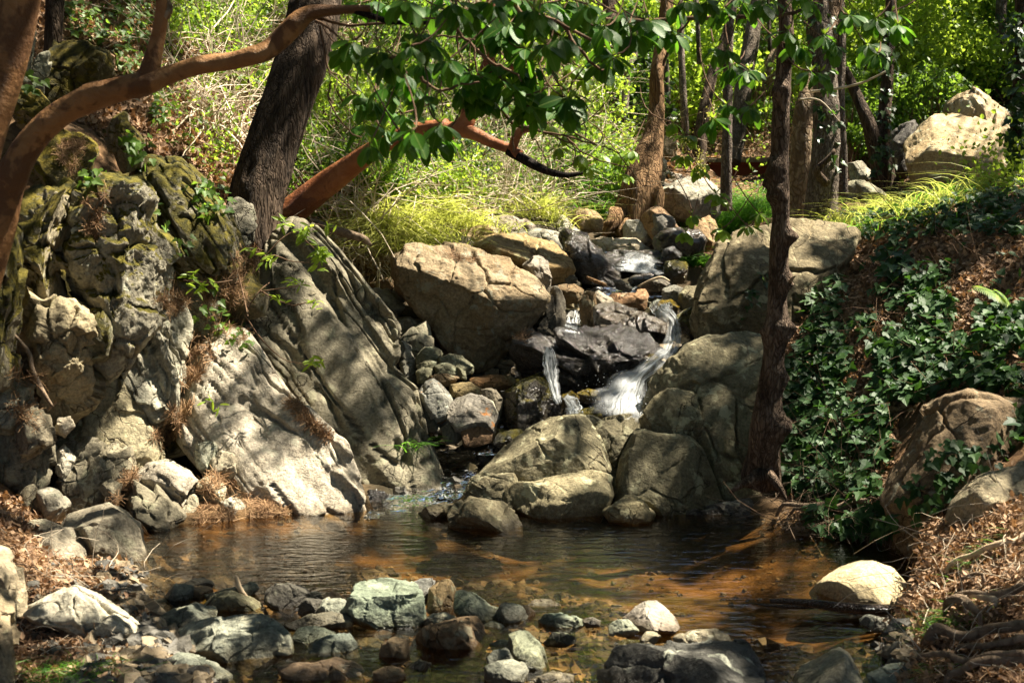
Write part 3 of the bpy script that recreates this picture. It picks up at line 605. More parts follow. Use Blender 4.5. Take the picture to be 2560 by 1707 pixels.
# left foreground shore
RK('boulders of the left shore', 'boulder', 'boulder', [
 ('G', '410,560 470,450 560,400 650,378 720,395 800,430 885,540 925,640 945,740 850,790 650,800 540,800 500,680', 5.75, 'g', 'rounded pitted boulder on the left shore with its foot in the water', dict(T=.24, tint=(.85, .82, .75), facet=4)),
 ('G', '195,710 290,610 400,565 500,575 545,650 545,790 450,815 270,795', 5.6, 'g', 'lower lobe-shaped boulder leaning on the rounded pitted boulder', dict(T=.2, tint=(.9, .86, .8), facet=4)),
 ('G', '80,550 200,495 330,500 410,560 300,640 160,640', 5.8, 'g', 'flat boulder half sunk in leaf litter on the left shore', dict(tint=(.75, .72, .66))),
 ('G', '130,300 220,275 260,330 235,420 130,430', 6.1, 'g', 'squat grey boulder at the top of the leaf litter on the left shore', dict(tint=(.6, .58, .5))),
 ('G', '240,310 330,285 390,320 440,400 400,470 300,480 250,400', 6.05, 'g', 'cube-like grey boulder under the outcrop on the left shore', dict(tint=(.8, .8, .78), facet=10)),
 ('G', '-60,640 60,710 120,840 150,960 175,1050 60,1080 -60,1000', 4.5, 'g', 'pale pitted boulder cut by the left edge of the view', dict(tint=(1.1, 1, .85), T=.16)),
 ('G', '-70,900 30,950 90,1090 92,1200 80,1330 95,1480 -70,1640', 4.05, 'g', 'tall shaded boulder in the lower left corner', dict(tint=(1.0, .88, .7), T=.14)),
 ('G', '210,1095 300,1010 420,945 520,950 620,1000 700,1080 790,1140 880,1200 935,1265 860,1330 800,1410 740,1440 650,1390 560,1290 400,1190 280,1160', 4.5, 'p', 'big white pointed boulder crossed by a branch shadow', dict(T=.2, tilt=(.1, .35), facet=5, tint=(1.1, 1.12, 1.12))),
])
RK(GF_, 'stone', 'stone', [
 ('G', '1045,1365 1150,1290 1250,1200 1400,1140 1550,1125 1700,1145 1795,1200 1875,1290 1890,1385 1770,1420 1650,1500 1540,1530 1450,1460 1230,1390', 4.5, 'v', 'broad green-grey stone with a pale sunlit back, biggest of the near left shore', dict(T=.22, facet=5, tilt=(0, .4), tint=(1.15, 1.15, 1.1))),
 ('G', '985,1270 1050,1150 1150,1090 1280,1058 1390,1085 1425,1140 1350,1250 1170,1330 1060,1350', 4.75, 'v', 'smooth dark green stone behind the broad green-grey one', dict(tint=(.75, .78, .75), facet=3)),
 ('G', '1350,1060 1420,990 1520,965 1620,1010 1720,1090 1765,1170 1560,1180 1420,1150', 4.95, 'o', 'rounded olive stone in front of the upright stick', dict(facet=3, tint=(.95, 1, .85))),
 ('G', '810,1115 870,1060 980,1012 1045,1015 1125,1100 1085,1150 960,1190 880,1150', 5.0, 'v', 'ridged green stone with a pale facet behind the white pointed boulder', dict(facet=8, tint=(1, 1, .85))),
 ('G', '775,1415 830,1320 900,1272 970,1275 1030,1350 1085,1445 1040,1500 900,1500', 4.35, 'v', 'egg-shaped pale stone in front of the white pointed boulder', dict(facet=3, tint=(1.15, 1.15, 1.1))),
 ('G', '1060,1520 1120,1410 1190,1378 1280,1400 1400,1450 1500,1530 1500,1680 1080,1680', 4.15, 'v', 'grey-green stone cut by the bottom edge left of centre', dict(facet=4)),
 ('G', '205,1295 300,1248 400,1243 465,1280 420,1350 260,1360', 4.4, 'dk', 'small dark stone by the root in the lower left', {}),
 ('G', '298,1385 340,1322 392,1350 405,1435 330,1440', 4.2, 'g', 'little upright stone above the bright grass in the lower left', dict(tint=(.7, .75, .7))),
 ('G', '885,1005 955,958 1012,1010 965,1055 900,1040', 5.1, 't', 'small tan stone at the tip of the litter shore', {}),
 ('G', '600,900 680,865 780,868 825,910 800,945 690,935', 5.25, 'p', 'oblong white stone lying on the sunny litter', dict(tint=(1.1, .95, .8))),
 ('G', '1305,985 1450,955 1550,940 1650,918 1688,960 1640,995 1450,1010', 5.1, 'v', 'long low stone behind the upright stick', dict(tint=(.75, .8, .75))),
 ('G', '1855,1065 1950,1030 2050,1020 2065,1060 1930,1080', 5.0, 'o', 'thin flat stone in the shallow left of the big square stone', {}),
 ('G', '1845,1180 2000,1130 2160,1108 2295,1150 2280,1200 2050,1215 1900,1210', 4.7, 'dk', 'long dark half-drowned stone left of the big square stone', dict(tint=(1.3, 1.3, 1.1))),
 ('G', '1885,1305 1950,1220 2050,1203 2180,1240 2230,1280 2060,1350 1990,1370', 4.55, 'v', 'green-mottled stone beside the broad green-grey one', dict(tint=(.85, .95, .85))),
 ('H', '-95,1380 -40,1300 60,1248 170,1238 220,1310 245,1400 150,1430 0,1410', 4.45, 'v', 'flat-topped blue-green stone below the long half-drowned stone', dict(tint=(.85, .95, .95), facet=8)),
 ('G', '1840,1460 1900,1428 2050,1440 2200,1420 2350,1470 2450,1568 2300,1640 1900,1640', 4.2, 'b', 'brown flat stone at the bottom edge, left of centre', dict(tint=(.7, .68, .7))),
 ('H', '178,1095 200,990 260,910 340,878 450,880 560,910 622,960 652,1060 665,1135 600,1195 480,1185 350,1165 200,1115', 4.85, 'v', 'big square green stone with a white sunlit top in the shallows', dict(T=.2, facet=3, tilt=(0, .3), box=.55, tint=(.85, .98, .86), cuts=[((0, 1, .55), .66), ((.1, -.15, 1), .72)])),
 ('H', '575,930 640,898 750,903 730,980 690,1040 640,970', 5.05, 'v', 'grey-green stone peeping out behind the big square stone', {}),
 ('H', '695,1095 720,960 790,908 850,903 890,960 905,1060 885,1150 780,1130', 4.95, 'b', 'tan knobbly stone right of the big square stone', dict(tint=(1, 1, .85))),
 ('H', '875,975 950,958 1030,1000 1110,1060 1195,1090 1195,1155 1100,1170 960,1160 880,1110', 4.85, 'v', 'white and green mottled stone sloping down to the right', dict(tint=(1.2, 1.25, 1.1))),
 ('H', '655,1175 740,1110 820,1098 892,1140 885,1170 740,1200', 4.72, 'p', 'small pale flat stone in front of the tan knobbly stone', dict(tint=(.85, .9, .85))),
 ('H', '575,1355 620,1270 740,1180 880,1165 1020,1160 1092,1210 1112,1280 1045,1345 1020,1400 900,1430 740,1410 620,1390', 4.6, 'b', 'big dark brown stone in the middle of the shallows', dict(T=.2, tint=(.62, .58, .52), facet=6)),
 ('H', '1055,1195 1130,1168 1190,1190 1245,1260 1210,1290 1110,1260', 4.7, 'p', 'white stone touching the dark brown stone', dict(tint=(.95, 1.02, .95))),
 ('H', '1425,1175 1470,1118 1570,1112 1665,1140 1715,1170 1650,1210 1480,1215', 4.72, 'v', 'long pale green stone right of the small round stone', dict(tint=(1.15, 1.3, 1.15), facet=4)),
 ('H', '1715,1155 1780,1132 1835,1160 1825,1195 1740,1195', 4.7, 'g', 'small wet stone at the end of the long pale green stone', dict(tint=(.6, .6, .6))),
 ('H', '1345,1065 1400,1020 1500,1018 1575,1060 1560,1090 1420,1100', 4.98, 'o', 'mossy flat stone with a yellow leaf at its tip', {}),
 ('H', '1255,1110 1300,1070 1350,1062 1395,1110 1375,1170 1300,1180', 4.85, 'b', 'small round brown stone below the mossy flat one', dict(tint=(.75, .75, .75))),
 ('H', '1975,1150 2060,1080 2150,1028 2190,1022 2250,1080 2345,1185 2280,1210 2100,1210', 4.72, 'g', 'pyramid-shaped grey stone standing in the shallows', dict(T=.17, facet=5, tilt=(0, .35), cuts=[((-.5, .5, 1), .66), ((.6, .4, 1), .62)])),
 ('H', '1893,1195 1940,1155 2010,1148 2082,1220 2030,1258 1900,1240', 4.6, 'v', 'small two-toned stone in front of the pyramid-shaped stone', dict(tint=(1.3, 1.35, 1.2))),
 ('H', '1450,1300 1520,1233 1620,1240 1685,1290 1600,1320 1480,1320', 4.5, 'dk', 'dark drowned stone among green weed', dict(tint=(1.2, 1.3, 1.1))),
 ('H', '1245,1260 1290,1233 1370,1268 1440,1340 1480,1420 1505,1490 1400,1510 1300,1490 1240,1425 1258,1330', 4.38, 'v', 'tooth-shaped stone leaning left near the bottom centre', dict(T=.14, facet=7, tint=(.85, .88, .72))),
 ('H', '1105,1305 1180,1283 1262,1300 1252,1375 1150,1395', 4.5, 'v', 'flat wet stone between the dark brown and the tooth-shaped stone', dict(tint=(.8, .9, .65))),
 ('H', '365,1450 440,1380 550,1368 560,1430 470,1470', 4.42, 'v', 'algae-green stone below the big square stone', dict(tint=(.8, .95, .5))),
 ('H', '245,1295 330,1268 425,1300 400,1355 300,1350', 4.6, 'v', 'grey-green slab of stone just below the big square stone', dict(tint=(.7, .75, .65))),
 ('H', '475,1540 560,1460 650,1428 725,1440 720,1560 600,1600', 4.25, 'dk', 'wet glossy dark stone at the bottom edge', dict(tint=(1.2, 1.25, 1.1))),
 ('H', '1260,1600 1400,1540 1520,1493 1640,1520 1620,1640 1300,1660', 4.12, 'o', 'low olive stone at the bottom centre edge', {}),
 ('H', '1895,1315 1990,1278 2095,1290 2085,1340 1950,1350', 4.5, 'wm', 'weed-covered stone behind the big dark bottom boulder', {}),
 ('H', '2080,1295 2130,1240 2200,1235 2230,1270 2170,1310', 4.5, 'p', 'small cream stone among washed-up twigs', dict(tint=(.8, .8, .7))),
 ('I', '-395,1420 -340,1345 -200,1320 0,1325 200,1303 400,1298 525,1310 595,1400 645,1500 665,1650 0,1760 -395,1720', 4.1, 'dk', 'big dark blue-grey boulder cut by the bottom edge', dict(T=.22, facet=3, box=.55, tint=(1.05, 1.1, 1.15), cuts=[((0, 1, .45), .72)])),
 ('I', '75,1280 180,1228 330,1207 420,1240 455,1305 330,1340 120,1330', 4.4, 'o', 'pale olive stone behind the big dark bottom boulder', dict(tint=(1.3, 1.25, 1.2))),
 ('I', '820,1640 880,1500 1020,1410 1080,1345 1140,1328 1200,1370 1260,1480 1330,1640 1100,1700', 4.1, 'g', 'triangular grey stone at the bottom edge, right of centre', dict(T=.16, facet=6, tint=(.95, .95, .85))),
 ('I', '1325,1520 1420,1470 1540,1428 1605,1480 1630,1640 1380,1660', 4.05, 'v', 'pale flat-faced stone in the lower right corner of the shallows', dict(tint=(1.15, 1.2, 1.15), facet=9)),
 ('I', '1430,1440 1540,1370 1635,1345 1640,1460 1540,1450', 4.2, 'v', 'grey stone against the root bank in the lower right', dict(facet=9)),
 ('I', '1285,1160 1340,1120 1400,1138 1460,1160 1580,1162 1592,1205 1480,1225 1370,1220 1290,1190', 4.62, 'dk', 'low blue-grey stone in the water in front of the white boulder', dict(tint=(1.6, 1.7, 1.7))),
 ('I', '1680,1100 1710,1020 1750,1003 1805,1060 1795,1105 1720,1125', 4.72, 'p', 'small white stone with a rusty side beside the grass', dict(tint=(1.2, 1.15, 1.05))),
 ('I', '960,990 1040,920 1150,830 1280,778 1380,780 1480,812 1530,870 1592,960 1588,1050 1540,1100 1400,1080 1150,1070 1030,1050', 5.15, 'p', 'smooth cream-white boulder shining in the sun in the pool', dict(T=.24, name='boulder', cat='boulder', facet=2, rough=.6, crag=.2, tilt=(-.15, .75), tint=(1.25, 1.12, .86), box=.8)),
])
# right bank
RK(GB, 'boulder', 'boulder', [
 ('I', '1475,340 1500,220 1570,120 1640,0 1700,-180 1830,-270 1960,-318 2100,-310 2400,-260 2420,-40 2300,100 2100,330 1900,500 1870,640 1750,650 1640,580 1540,490', 5.75, 'b', 'big smooth brown boulder on the right edge under the ivy', dict(T=.36, facet=3, rough=.7, box=.62, tint=(.72, .70, .66))),
 ('I', '1885,480 1910,400 2000,300 2100,220 2250,150 2352,118 2450,150 2450,330 2200,430 2000,510 1900,520', 5.05, 'g', 'rough pitted boulder lying on the sunny root bank', dict(T=.22, facet=3, rough=1.1, tint=(1, .92, .75))),
 ('F', '210,720 240,520 290,400 350,310 450,262 600,235 700,200 830,163 1000,148 1120,163 1230,200 1260,320 1150,520 980,700 850,820 680,880 500,900 290,940 255,830', 8.3, 'o', 'huge lichen-spotted boulder between the cascade and the thin foreground tree', dict(T=.45, facet=3, rough=.8, tint=(.85, .76, .6), tilt=(.62, .3))),
 ('Z', '1470,960 1500,880 1540,830 1600,790 1700,765 1760,768 1770,900 1760,1060 1730,1150 1650,1180 1640,1090 1590,1010 1500,1000', 7.15, 'o', 'tall cracked lichen boulder behind the foot of the thin foreground tree', dict(T=.32, facet=4, tilt=(0, .45), rough=.7, tint=(.85, .82, .68))),
 ('Z', '1420,1140 1430,1060 1462,982 1510,998 1580,1000 1612,1030 1650,1130 1684,1165 1620,1180 1540,1180 1480,1150', 6.75, 'o', 'smooth triangular grey slab leaning at the pool edge', dict(T=.22, facet=2, rough=.5, tint=(.68, .67, .56), cuts=[((.1, .2, 1), .7)])),
 ('Z', '1470,965 1500,920 1540,890 1592,900 1618,985 1600,1010 1510,1008', 6.95, 'o', 'rounded lichen block on top of the triangular slab', dict(T=.16, tint=(.95, .92, .75))),
 ('Z', '1550,1180 1650,1160 1725,1140 1765,1190 1700,1200 1600,1205', 6.6, 'dk', 'dark wet ledge at the waterline below the lichen boulder', {}),
 ('H', '980,255 1080,150 1210,50 1290,-30 1400,-112 1500,-156 1600,-172 1720,-166 1800,-60 1850,60 1890,165 1820,215 1700,200 1600,240 1450,260 1300,260', 7.0, 'o', 'big smooth whale-backed boulder in front of the waterfall', dict(T=.3, facet=3, rough=.55, tilt=(.05, .4), tint=(1.0, .97, .82), name='boulder')),
 ('H', '1700,-165 1780,-178 1860,-140 1830,-60 1760,-60', 7.35, 'g', 'small stone peeping over the whale-backed boulder', dict(tint=(.7, .7, .6))),
 ('H', '1770,-80 1870,-152 1960,-172 2095,-152 2110,-60 2010,40 1965,150 1880,160 1840,50', 7.1, 'o', 'dark block wedged between the whale-backed boulder and the triangular slab', dict(tint=(.62, .6, .5), facet=8)),
 ('H', '1775,215 1880,163 1978,153 1965,260 1925,360 1880,280', 6.95, 'o', 'grey wedge pinched beside the triangular slab', dict(tint=(.9, .9, .8))),
 ('H', '945,305 1000,228 1100,183 1200,168 1272,180 1315,235 1265,300 1205,370 1130,400 1010,370', 6.8, 'o', 'striped rounded rock left of the broad flat-topped rock', dict(T=.16, grain=-25, tint=(1.05, 1, .85), strata=1.5)),
 ('H', '1210,390 1240,310 1290,258 1420,253 1560,225 1680,203 1800,223 1885,260 1905,345 1855,430 1815,480 1700,465 1600,480 1400,470 1250,440', 6.65, 'o', 'broad flat-topped rock at the water edge in the centre', dict(T=.2, facet=3, tilt=(0, .5), tint=(1.2, 1.15, .95), rough=.7)),
 ('H', '865,480 920,390 980,358 1100,373 1200,410 1280,460 1345,545 1280,590 1130,575 1000,555 880,530', 6.35, 'o', 'low split boulder dipping into the pool, front of the centre group', dict(T=.18, facet=3, tint=(.72, .68, .56))),
 ('H', '625,480 680,430 770,403 895,403 875,480 830,525 760,520 650,510', 6.55, 'o', 'low wet-edged rock beside the inlet riffle', dict(T=.12, tint=(.65, .6, .5))),
 ('H', '1855,450 1930,390 2000,343 2050,338 2110,380 2175,455 2150,500 2050,512 1900,500', 6.45, 'o', 'little dome-shaped rock in the water below the triangular slab', dict(T=.12, facet=2, tint=(1, .95, .75))),
])
# cascade
RK(GS, 'boulder', 'boulder', [
 ('E', '452,490 515,400 640,308 720,323 800,340 920,340 1080,348 1200,388 1340,480 1440,560 1492,640 1470,720 1400,800 1290,880 1200,990 1060,1055 950,1045 850,995 730,870 690,760 600,690 500,590', 8.6, 't', 'biggest boulder of the cascade, brown with a pitted sunlit top', dict(T=.42, facet=3, rough=1.15, crag=.3, tilt=(0, .1), sink=.04, tint=(.62, .63, .62), cuts=[((.25, .85, .75), .52), ((-.5, -.35, 1), .62), ((.4, -.45, 1), .70)])),
 ('E', '785,310 850,230 980,178 1090,162 1165,190 1200,240 1120,300 1010,340 790,345', 9.9, 't', 'smooth brown boulder lying behind the biggest boulder', dict(tint=(.8, .78, .7), facet=3)),
 ('E', '1015,320 1080,265 1230,233 1330,220 1440,235 1545,300 1620,380 1662,445 1560,490 1500,510 1380,450 1270,420 1150,370', 9.5, 'b', 'long wedge-shaped boulder right of the biggest boulder', dict(T=.26, facet=5, tint=(1.05, 1.0, .72))),
 ('E', '1225,240 1310,192 1420,188 1530,208 1588,240 1585,310 1500,320 1400,250', 10.1, 'g', 'pale grey flat boulder behind the long wedge-shaped one', dict(tint=(1.1, 1.12, 1.12))),
 ('E', '1055,140 1150,108 1250,113 1330,148 1410,182 1310,220 1210,245 1160,195 1085,170', 10.5, 'p', 'pale slab at the foot of the yellow grass', {}),
 ('E', '1550,140 1590,98 1640,155 1695,190 1695,225 1600,220 1545,195', 10.9, 'p', 'white angular rock below the leafy twigs', dict(tint=(1.1, 1.12, 1.15))),
 ('E', '1635,115 1680,63 1740,53 1800,73 1842,130 1832,180 1740,200 1690,205', 11.0, 'b', 'round brown rock left of the old tree roots', dict(tint=(1.1, 1.05, .9), facet=3)),
 ('E', '1590,240 1650,213 1730,223 1790,290 1850,350 1900,430 1935,495 1880,530 1800,522 1700,510 1640,430 1590,340', 9.7, 'w', 'dark wet leaning rock with a rusty edge beside the upper fall', dict(T=.26, facet=5, tint=(1.4, 1.35, 1.25))),
 ('E', '1765,275 1830,248 1900,263 2000,246 2060,258 2155,320 2140,350 2010,350 1900,345 1820,320', 10.9, 'p', 'white flat rock above the upper fall', dict(tint=(1.1, 1.02, .92))),
 ('E', '1335,425 1400,363 1440,358 1475,400 1495,480 1515,565 1470,580 1400,510', 9.1, 'g', 'spiky grey rock standing between the biggest and the wedge-shaped boulder', dict(rough=1.4, tint=(.9, .85, .85))),
 ('E', '1980,175 2010,138 2100,133 2172,190 2185,265 2120,295 2060,268 1985,250', 11.2, 'p', 'white block with a blue-grey side below the old tree', dict(facet=9, tint=(1.0, 1.05, 1.1), rough=.6)),
 ('E', '2080,118 2200,38 2242,60 2335,182 2302,235 2210,268 2150,215', 11.1, 'b', 'tilted brown block leaning on the white block', dict(facet=9, tint=(1.1, .98, .9), rough=.6)),
 ('C', '-40,1240 60,1198 180,1163 275,1185 335,1240 365,1300 350,1370 280,1395 100,1400 -30,1380', 12.0, 'g', 'large rounded grey boulder in front of the bridge', dict(T=.4, facet=4)),
 ('F', '-60,260 60,198 130,183 205,198 275,270 250,340 130,370 50,380 -40,350', 10.5, 'w', 'dark boulder with a bright speckled top beside the grass clump', dict(tint=(2.2, 2.1, 2.1), T=.25)),
 ('F', '185,215 230,130 290,98 335,130 345,260 300,310 250,300', 10.8, 'b', 'pale brown block at the left of the grass clump', dict(tint=(1.2, 1.1, .95))),
 ('F', '-70,100 0,90 60,130 85,190 20,240 -60,230', 10.9, 'g', 'grey stone under the large rounded grey boulder', dict(tint=(.8, .8, .85))),
 ('F', '15,410 80,388 140,408 158,470 120,530 40,530 5,470', 9.9, 'wm', 'dark mossy boulder right of the upper fall', {}),
 ('F', '-10,320 60,310 110,360 60,400 -20,390', 10.1, 'w', 'wet black stone right of the upper fall lip', {}),
])
RK(GS, 'rock', 'rock', [
 ('E', '1870,350 2000,335 2140,340 2260,350 2275,395 2200,430 2050,440 1900,460 1860,410', 10.5, 'w', 'wet ledge under the water of the upper fall', dict(T=.2, sink=.3, tint=(1, .95, .7))),
 ('E', '2015,525 2080,483 2160,488 2235,515 2180,560 2060,555', 9.5, 'w', 'flat wet stone in the pool of the upper fall', dict(tint=(2, 1.9, 1.8))),
 ('E', '2050,580 2150,530 2260,508 2292,540 2230,590 2100,600', 9.3, 'dk', 'flat dark stone under the pale stick', dict(tint=(1.2, 1.1, 1))),
 ('E', '1920,530 1960,518 2042,572 2020,600 1940,575', 9.35, 'dk', 'small pointed stone left of the pale stick', {}),
 ('E', '1515,525 1570,488 1650,488 1682,515 1640,560 1540,560', 9.4, 'dk', 'low dark stone at the foot of the dark leaning rock', dict(tint=(1.4, 1.4, 1.2))),
 ('E', '1470,650 1500,588 1540,578 1582,630 1602,700 1592,800 1530,870 1440,850 1410,800 1470,740', 8.75, 'dk', 'upright dark rock left of the small upper trickle', dict(tint=(1.3, 1.2, 1.05), T=.16, crag=1., facet=8)),
 ('E', '1685,645 1740,600 1802,608 1805,720 1802,840 1740,845 1700,770', 8.85, 'b', 'layered brown rock right of the small upper trickle', dict(grain=80, strata=2, tint=(.9, .85, .75))),
 ('E', '1790,615 1840,598 1900,638 1962,700 1880,720 1795,700', 9.0, 'g', 'rough lichen rock on top of the long wet grey rock', dict(rough=1.4, tint=(.9, .85, .8))),
 ('E', '1885,625 2000,608 2112,603 2133,640 2122,705 2060,728 1960,712', 9.1, 'b', 'flat reddish rock beside the narrow chute', dict(tint=(1.2, .95, .8))),
 ('E', '1525,565 1660,553 1725,590 1705,645 1600,670 1560,625', 9.1, 'b', 'brown submerged step above the small trickle', dict(tint=(.6, .55, .45))),
 ('E', '1795,705 1880,692 2000,713 2080,738 2160,768 2233,800 2258,850 2225,940 2130,985 2080,970 2000,910 1900,850 1810,810', 8.4, 'w', 'long wet grey rock left of the main fall', dict(T=.22, tint=(2.6, 2.5, 2.3), facet=6, crag=1.)),
 ('E', '1315,930 1370,863 1450,858 1530,878 1640,868 1740,838 1820,833 1900,858 1970,920 2060,960 2150,1000 2205,1040 2120,1100 2000,1140 1950,1200 1800,1235 1660,1255 1580,1190 1480,1180 1420,1160 1330,1140 1305,1020', 8.1, 'w', 'big shiny black rock between the thin fall and the main fall', dict(T=.34, facet=4, rough=2.3, crag=.55, tint=(.9, .85, .8), tilt=(0, .3), cuts=[((0, 1, .75), .5)])),
 ('E', '1985,1010 2060,965 2150,990 2218,1040 2180,1090 2080,1120 2000,1130', 7.95, 'wm', 'brown mossy wet shoulder of rock left of the main fall', dict(tint=(1.6, 1.3, .9))),
 ('F', '60,770 140,728 230,738 245,830 200,900 120,870', 8.4, 'wm', 'mossy wet rock right of the main fall', {}),
 ('F', '100,970 190,903 280,898 295,940 200,1000 120,1020', 8.1, 'w', 'shiny wet rock at the bend of the main fall', {}),
 ('F', '90,620 140,568 222,558 225,700 150,730 95,690', 8.8, 'o', 'rounded rock against the huge lichen-spotted boulder', dict(tint=(.8, .75, .6))),
 ('F', '-10,590 60,558 122,573 105,655 30,670 -10,645', 9.0, 'g', 'grey cap rock right of the narrow chute', dict(tint=(.75, .78, .8))),
 ('F', '-20,670 50,650 105,690 90,750 0,750 -40,720', 8.75, 'wm', 'brown moss-covered rock at the top of the main fall', dict(tint=(2, 1.6, .9))),
 ('E', '305,605 370,578 440,588 505,640 555,700 465,790 395,730', 8.75, 'g', 'plain grey rock at the left of the biggest boulder', dict(tint=(.95, .92, .85))),
 ('E', '320,550 460,498 492,570 400,595 325,580', 9.1, 'b', 'brown rock under the hanging yellow grass', dict(tint=(.9, .8, .7))),
 ('E', '450,595 510,588 565,650 525,690 480,640', 8.9, 'g', 'small pale rock tucked beside the biggest boulder', dict(tint=(1.1, 1.05, .95))),
 ('E', '455,805 560,753 650,778 695,800 560,890 500,930 465,855', 8.5, 'g', 'brownish rock half under the biggest boulder', dict(tint=(.8, .7, .6))),
 ('E', '495,945 600,830 690,793 718,830 728,965 660,990 610,995 530,955', 8.3, 'g', 'tilted flat-faced rock below the biggest boulder', dict(facet=8, tint=(.95, .95, .85))),
 ('E', '485,960 540,928 592,960 630,1085 612,1180 550,1160 500,1010', 8.0, 'g', 'grey slab against the dark cracked slab', dict(tint=(.7, .72, .7))),
 ('E', '625,1015 680,963 760,963 803,1000 772,1055 690,1065 630,1065', 8.0, 'o', 'topmost of the stack of small green-grey rocks', dict(facet=3, tint=(.9, .95, .85))),
 ('E', '775,1035 850,1003 930,1018 995,1082 990,1118 930,1130 860,1080 790,1070', 7.95, 'o', 'longest of the stack of small green-grey rocks', dict(facet=3, tint=(.8, .85, .75))),
 ('E', '625,1085 700,1048 762,1058 742,1115 650,1118', 7.9, 'o', 'second rock down in the stack of small green-grey rocks', dict(facet=3, tint=(.8, .85, .75))),
 ('E', '745,1085 830,1063 892,1098 915,1145 760,1150', 7.88, 'o', 'middle rock of the stack of small green-grey rocks', dict(facet=3, tint=(.7, .75, .66))),
 ('E', '625,1115 700,1088 743,1110 722,1175 640,1180', 7.85, 'o', 'bottom left rock of the stack of small green-grey rocks', dict(facet=3, tint=(.75, .8, .7))),
 ('E', '885,1095 950,1118 955,1165 900,1155', 7.85, 'o', 'tiny bottom right rock of the stack of green-grey rocks', dict(facet=3, tint=(.6, .65, .56))),
 ('E', '685,1195 720,1143 830,1138 915,1150 880,1200 800,1210', 7.8, 'b', 'flat brown rock under the stack of green-grey rocks', dict(tint=(.6, .58, .5))),
 ('E', '625,1280 690,1200 740,1178 800,1228 855,1310 865,1410 800,1450 720,1410 640,1340', 7.6, 'r', 'pointed grey rock with pale sunlit peak, left of the rust-stained rock', dict(facet=6, tint=(1.0, 1.05, 1.05), T=.2)),
 ('E', '630,1345 740,1318 795,1440 785,1490 700,1500 645,1460', 7.5, 'dk', 'dark block below the pointed grey rock', dict(facet=8)),
 ('E', '845,1350 900,1288 980,1268 1040,1288 1100,1330 1155,1420 1155,1490 1000,1500 880,1480 825,1425', 7.55, 'r', 'rock with bright orange rust stains below the biggest boulder', dict(T=.2, tint=(.9, .88, .85))),
 ('E', '850,1210 980,1190 1060,1240 1040,1300 900,1290 840,1260', 7.75, 'b', 'greenish brown ledge behind the rust-stained rock', dict(tint=(.7, .72, .55))),
 ('E', '1070,1250 1150,1240 1195,1310 1185,1400 1100,1340', 7.6, 'dk', 'dark rock right of the rust-stained rock', dict(tint=(1.4, 1.3, 1.1))),
 ('E', '800,1490 850,1448 920,1488 935,1550 820,1570', 7.45, 'dk', 'small dark rock below the rust-stained rock', dict(tint=(1.4, 1.35, 1.2))),
 ('E', '925,1495 1050,1468 1162,1488 1145,1570 950,1590', 7.4, 'b', 'reddish brown low rock at the foot of the rust-stained rock', dict(tint=(.6, .5, .45))),
 ('E', '1090,1570 1160,1510 1300,1500 1330,1540 1200,1620', 7.4, 'wm', 'wet mossy rock behind the whale-backed boulder', {}),
 ('E', '1205,1240 1330,1178 1430,1158 1505,1200 1565,1300 1575,1395 1480,1430 1400,1465 1300,1515 1215,1500 1190,1380', 7.6, 'wm', 'dripping mossy dark rock under the thin fall', dict(T=.26, rough=1.5)),
 ('E', '975,1165 1110,1148 1220,1138 1285,1170 1200,1230 1050,1230', 7.95, 'b', 'brown ledge covered with wet leaves under the biggest boulder', dict(tint=(.75, .55, .35))),
 ('E', '1675,1265 1750,1233 1822,1248 1825,1305 1740,1320', 7.6, 'wm', 'small wet rock beside the foam of the main fall', dict(tint=(1.4, 1.2, .9))),
 ('E', '1610,1420 1700,1368 1780,1348 1842,1388 1855,1450 1720,1445', 7.4, 'wm', 'wet rock in front of the foam of the main fall', dict(tint=(1.5, 1.4, 1.1))),
 ('E', '1570,1290 1640,1250 1690,1290 1670,1370 1590,1390', 7.55, 'wm', 'glistening brown rock between thin fall and foam', dict(tint=(1.6, 1.3, .8))),
])
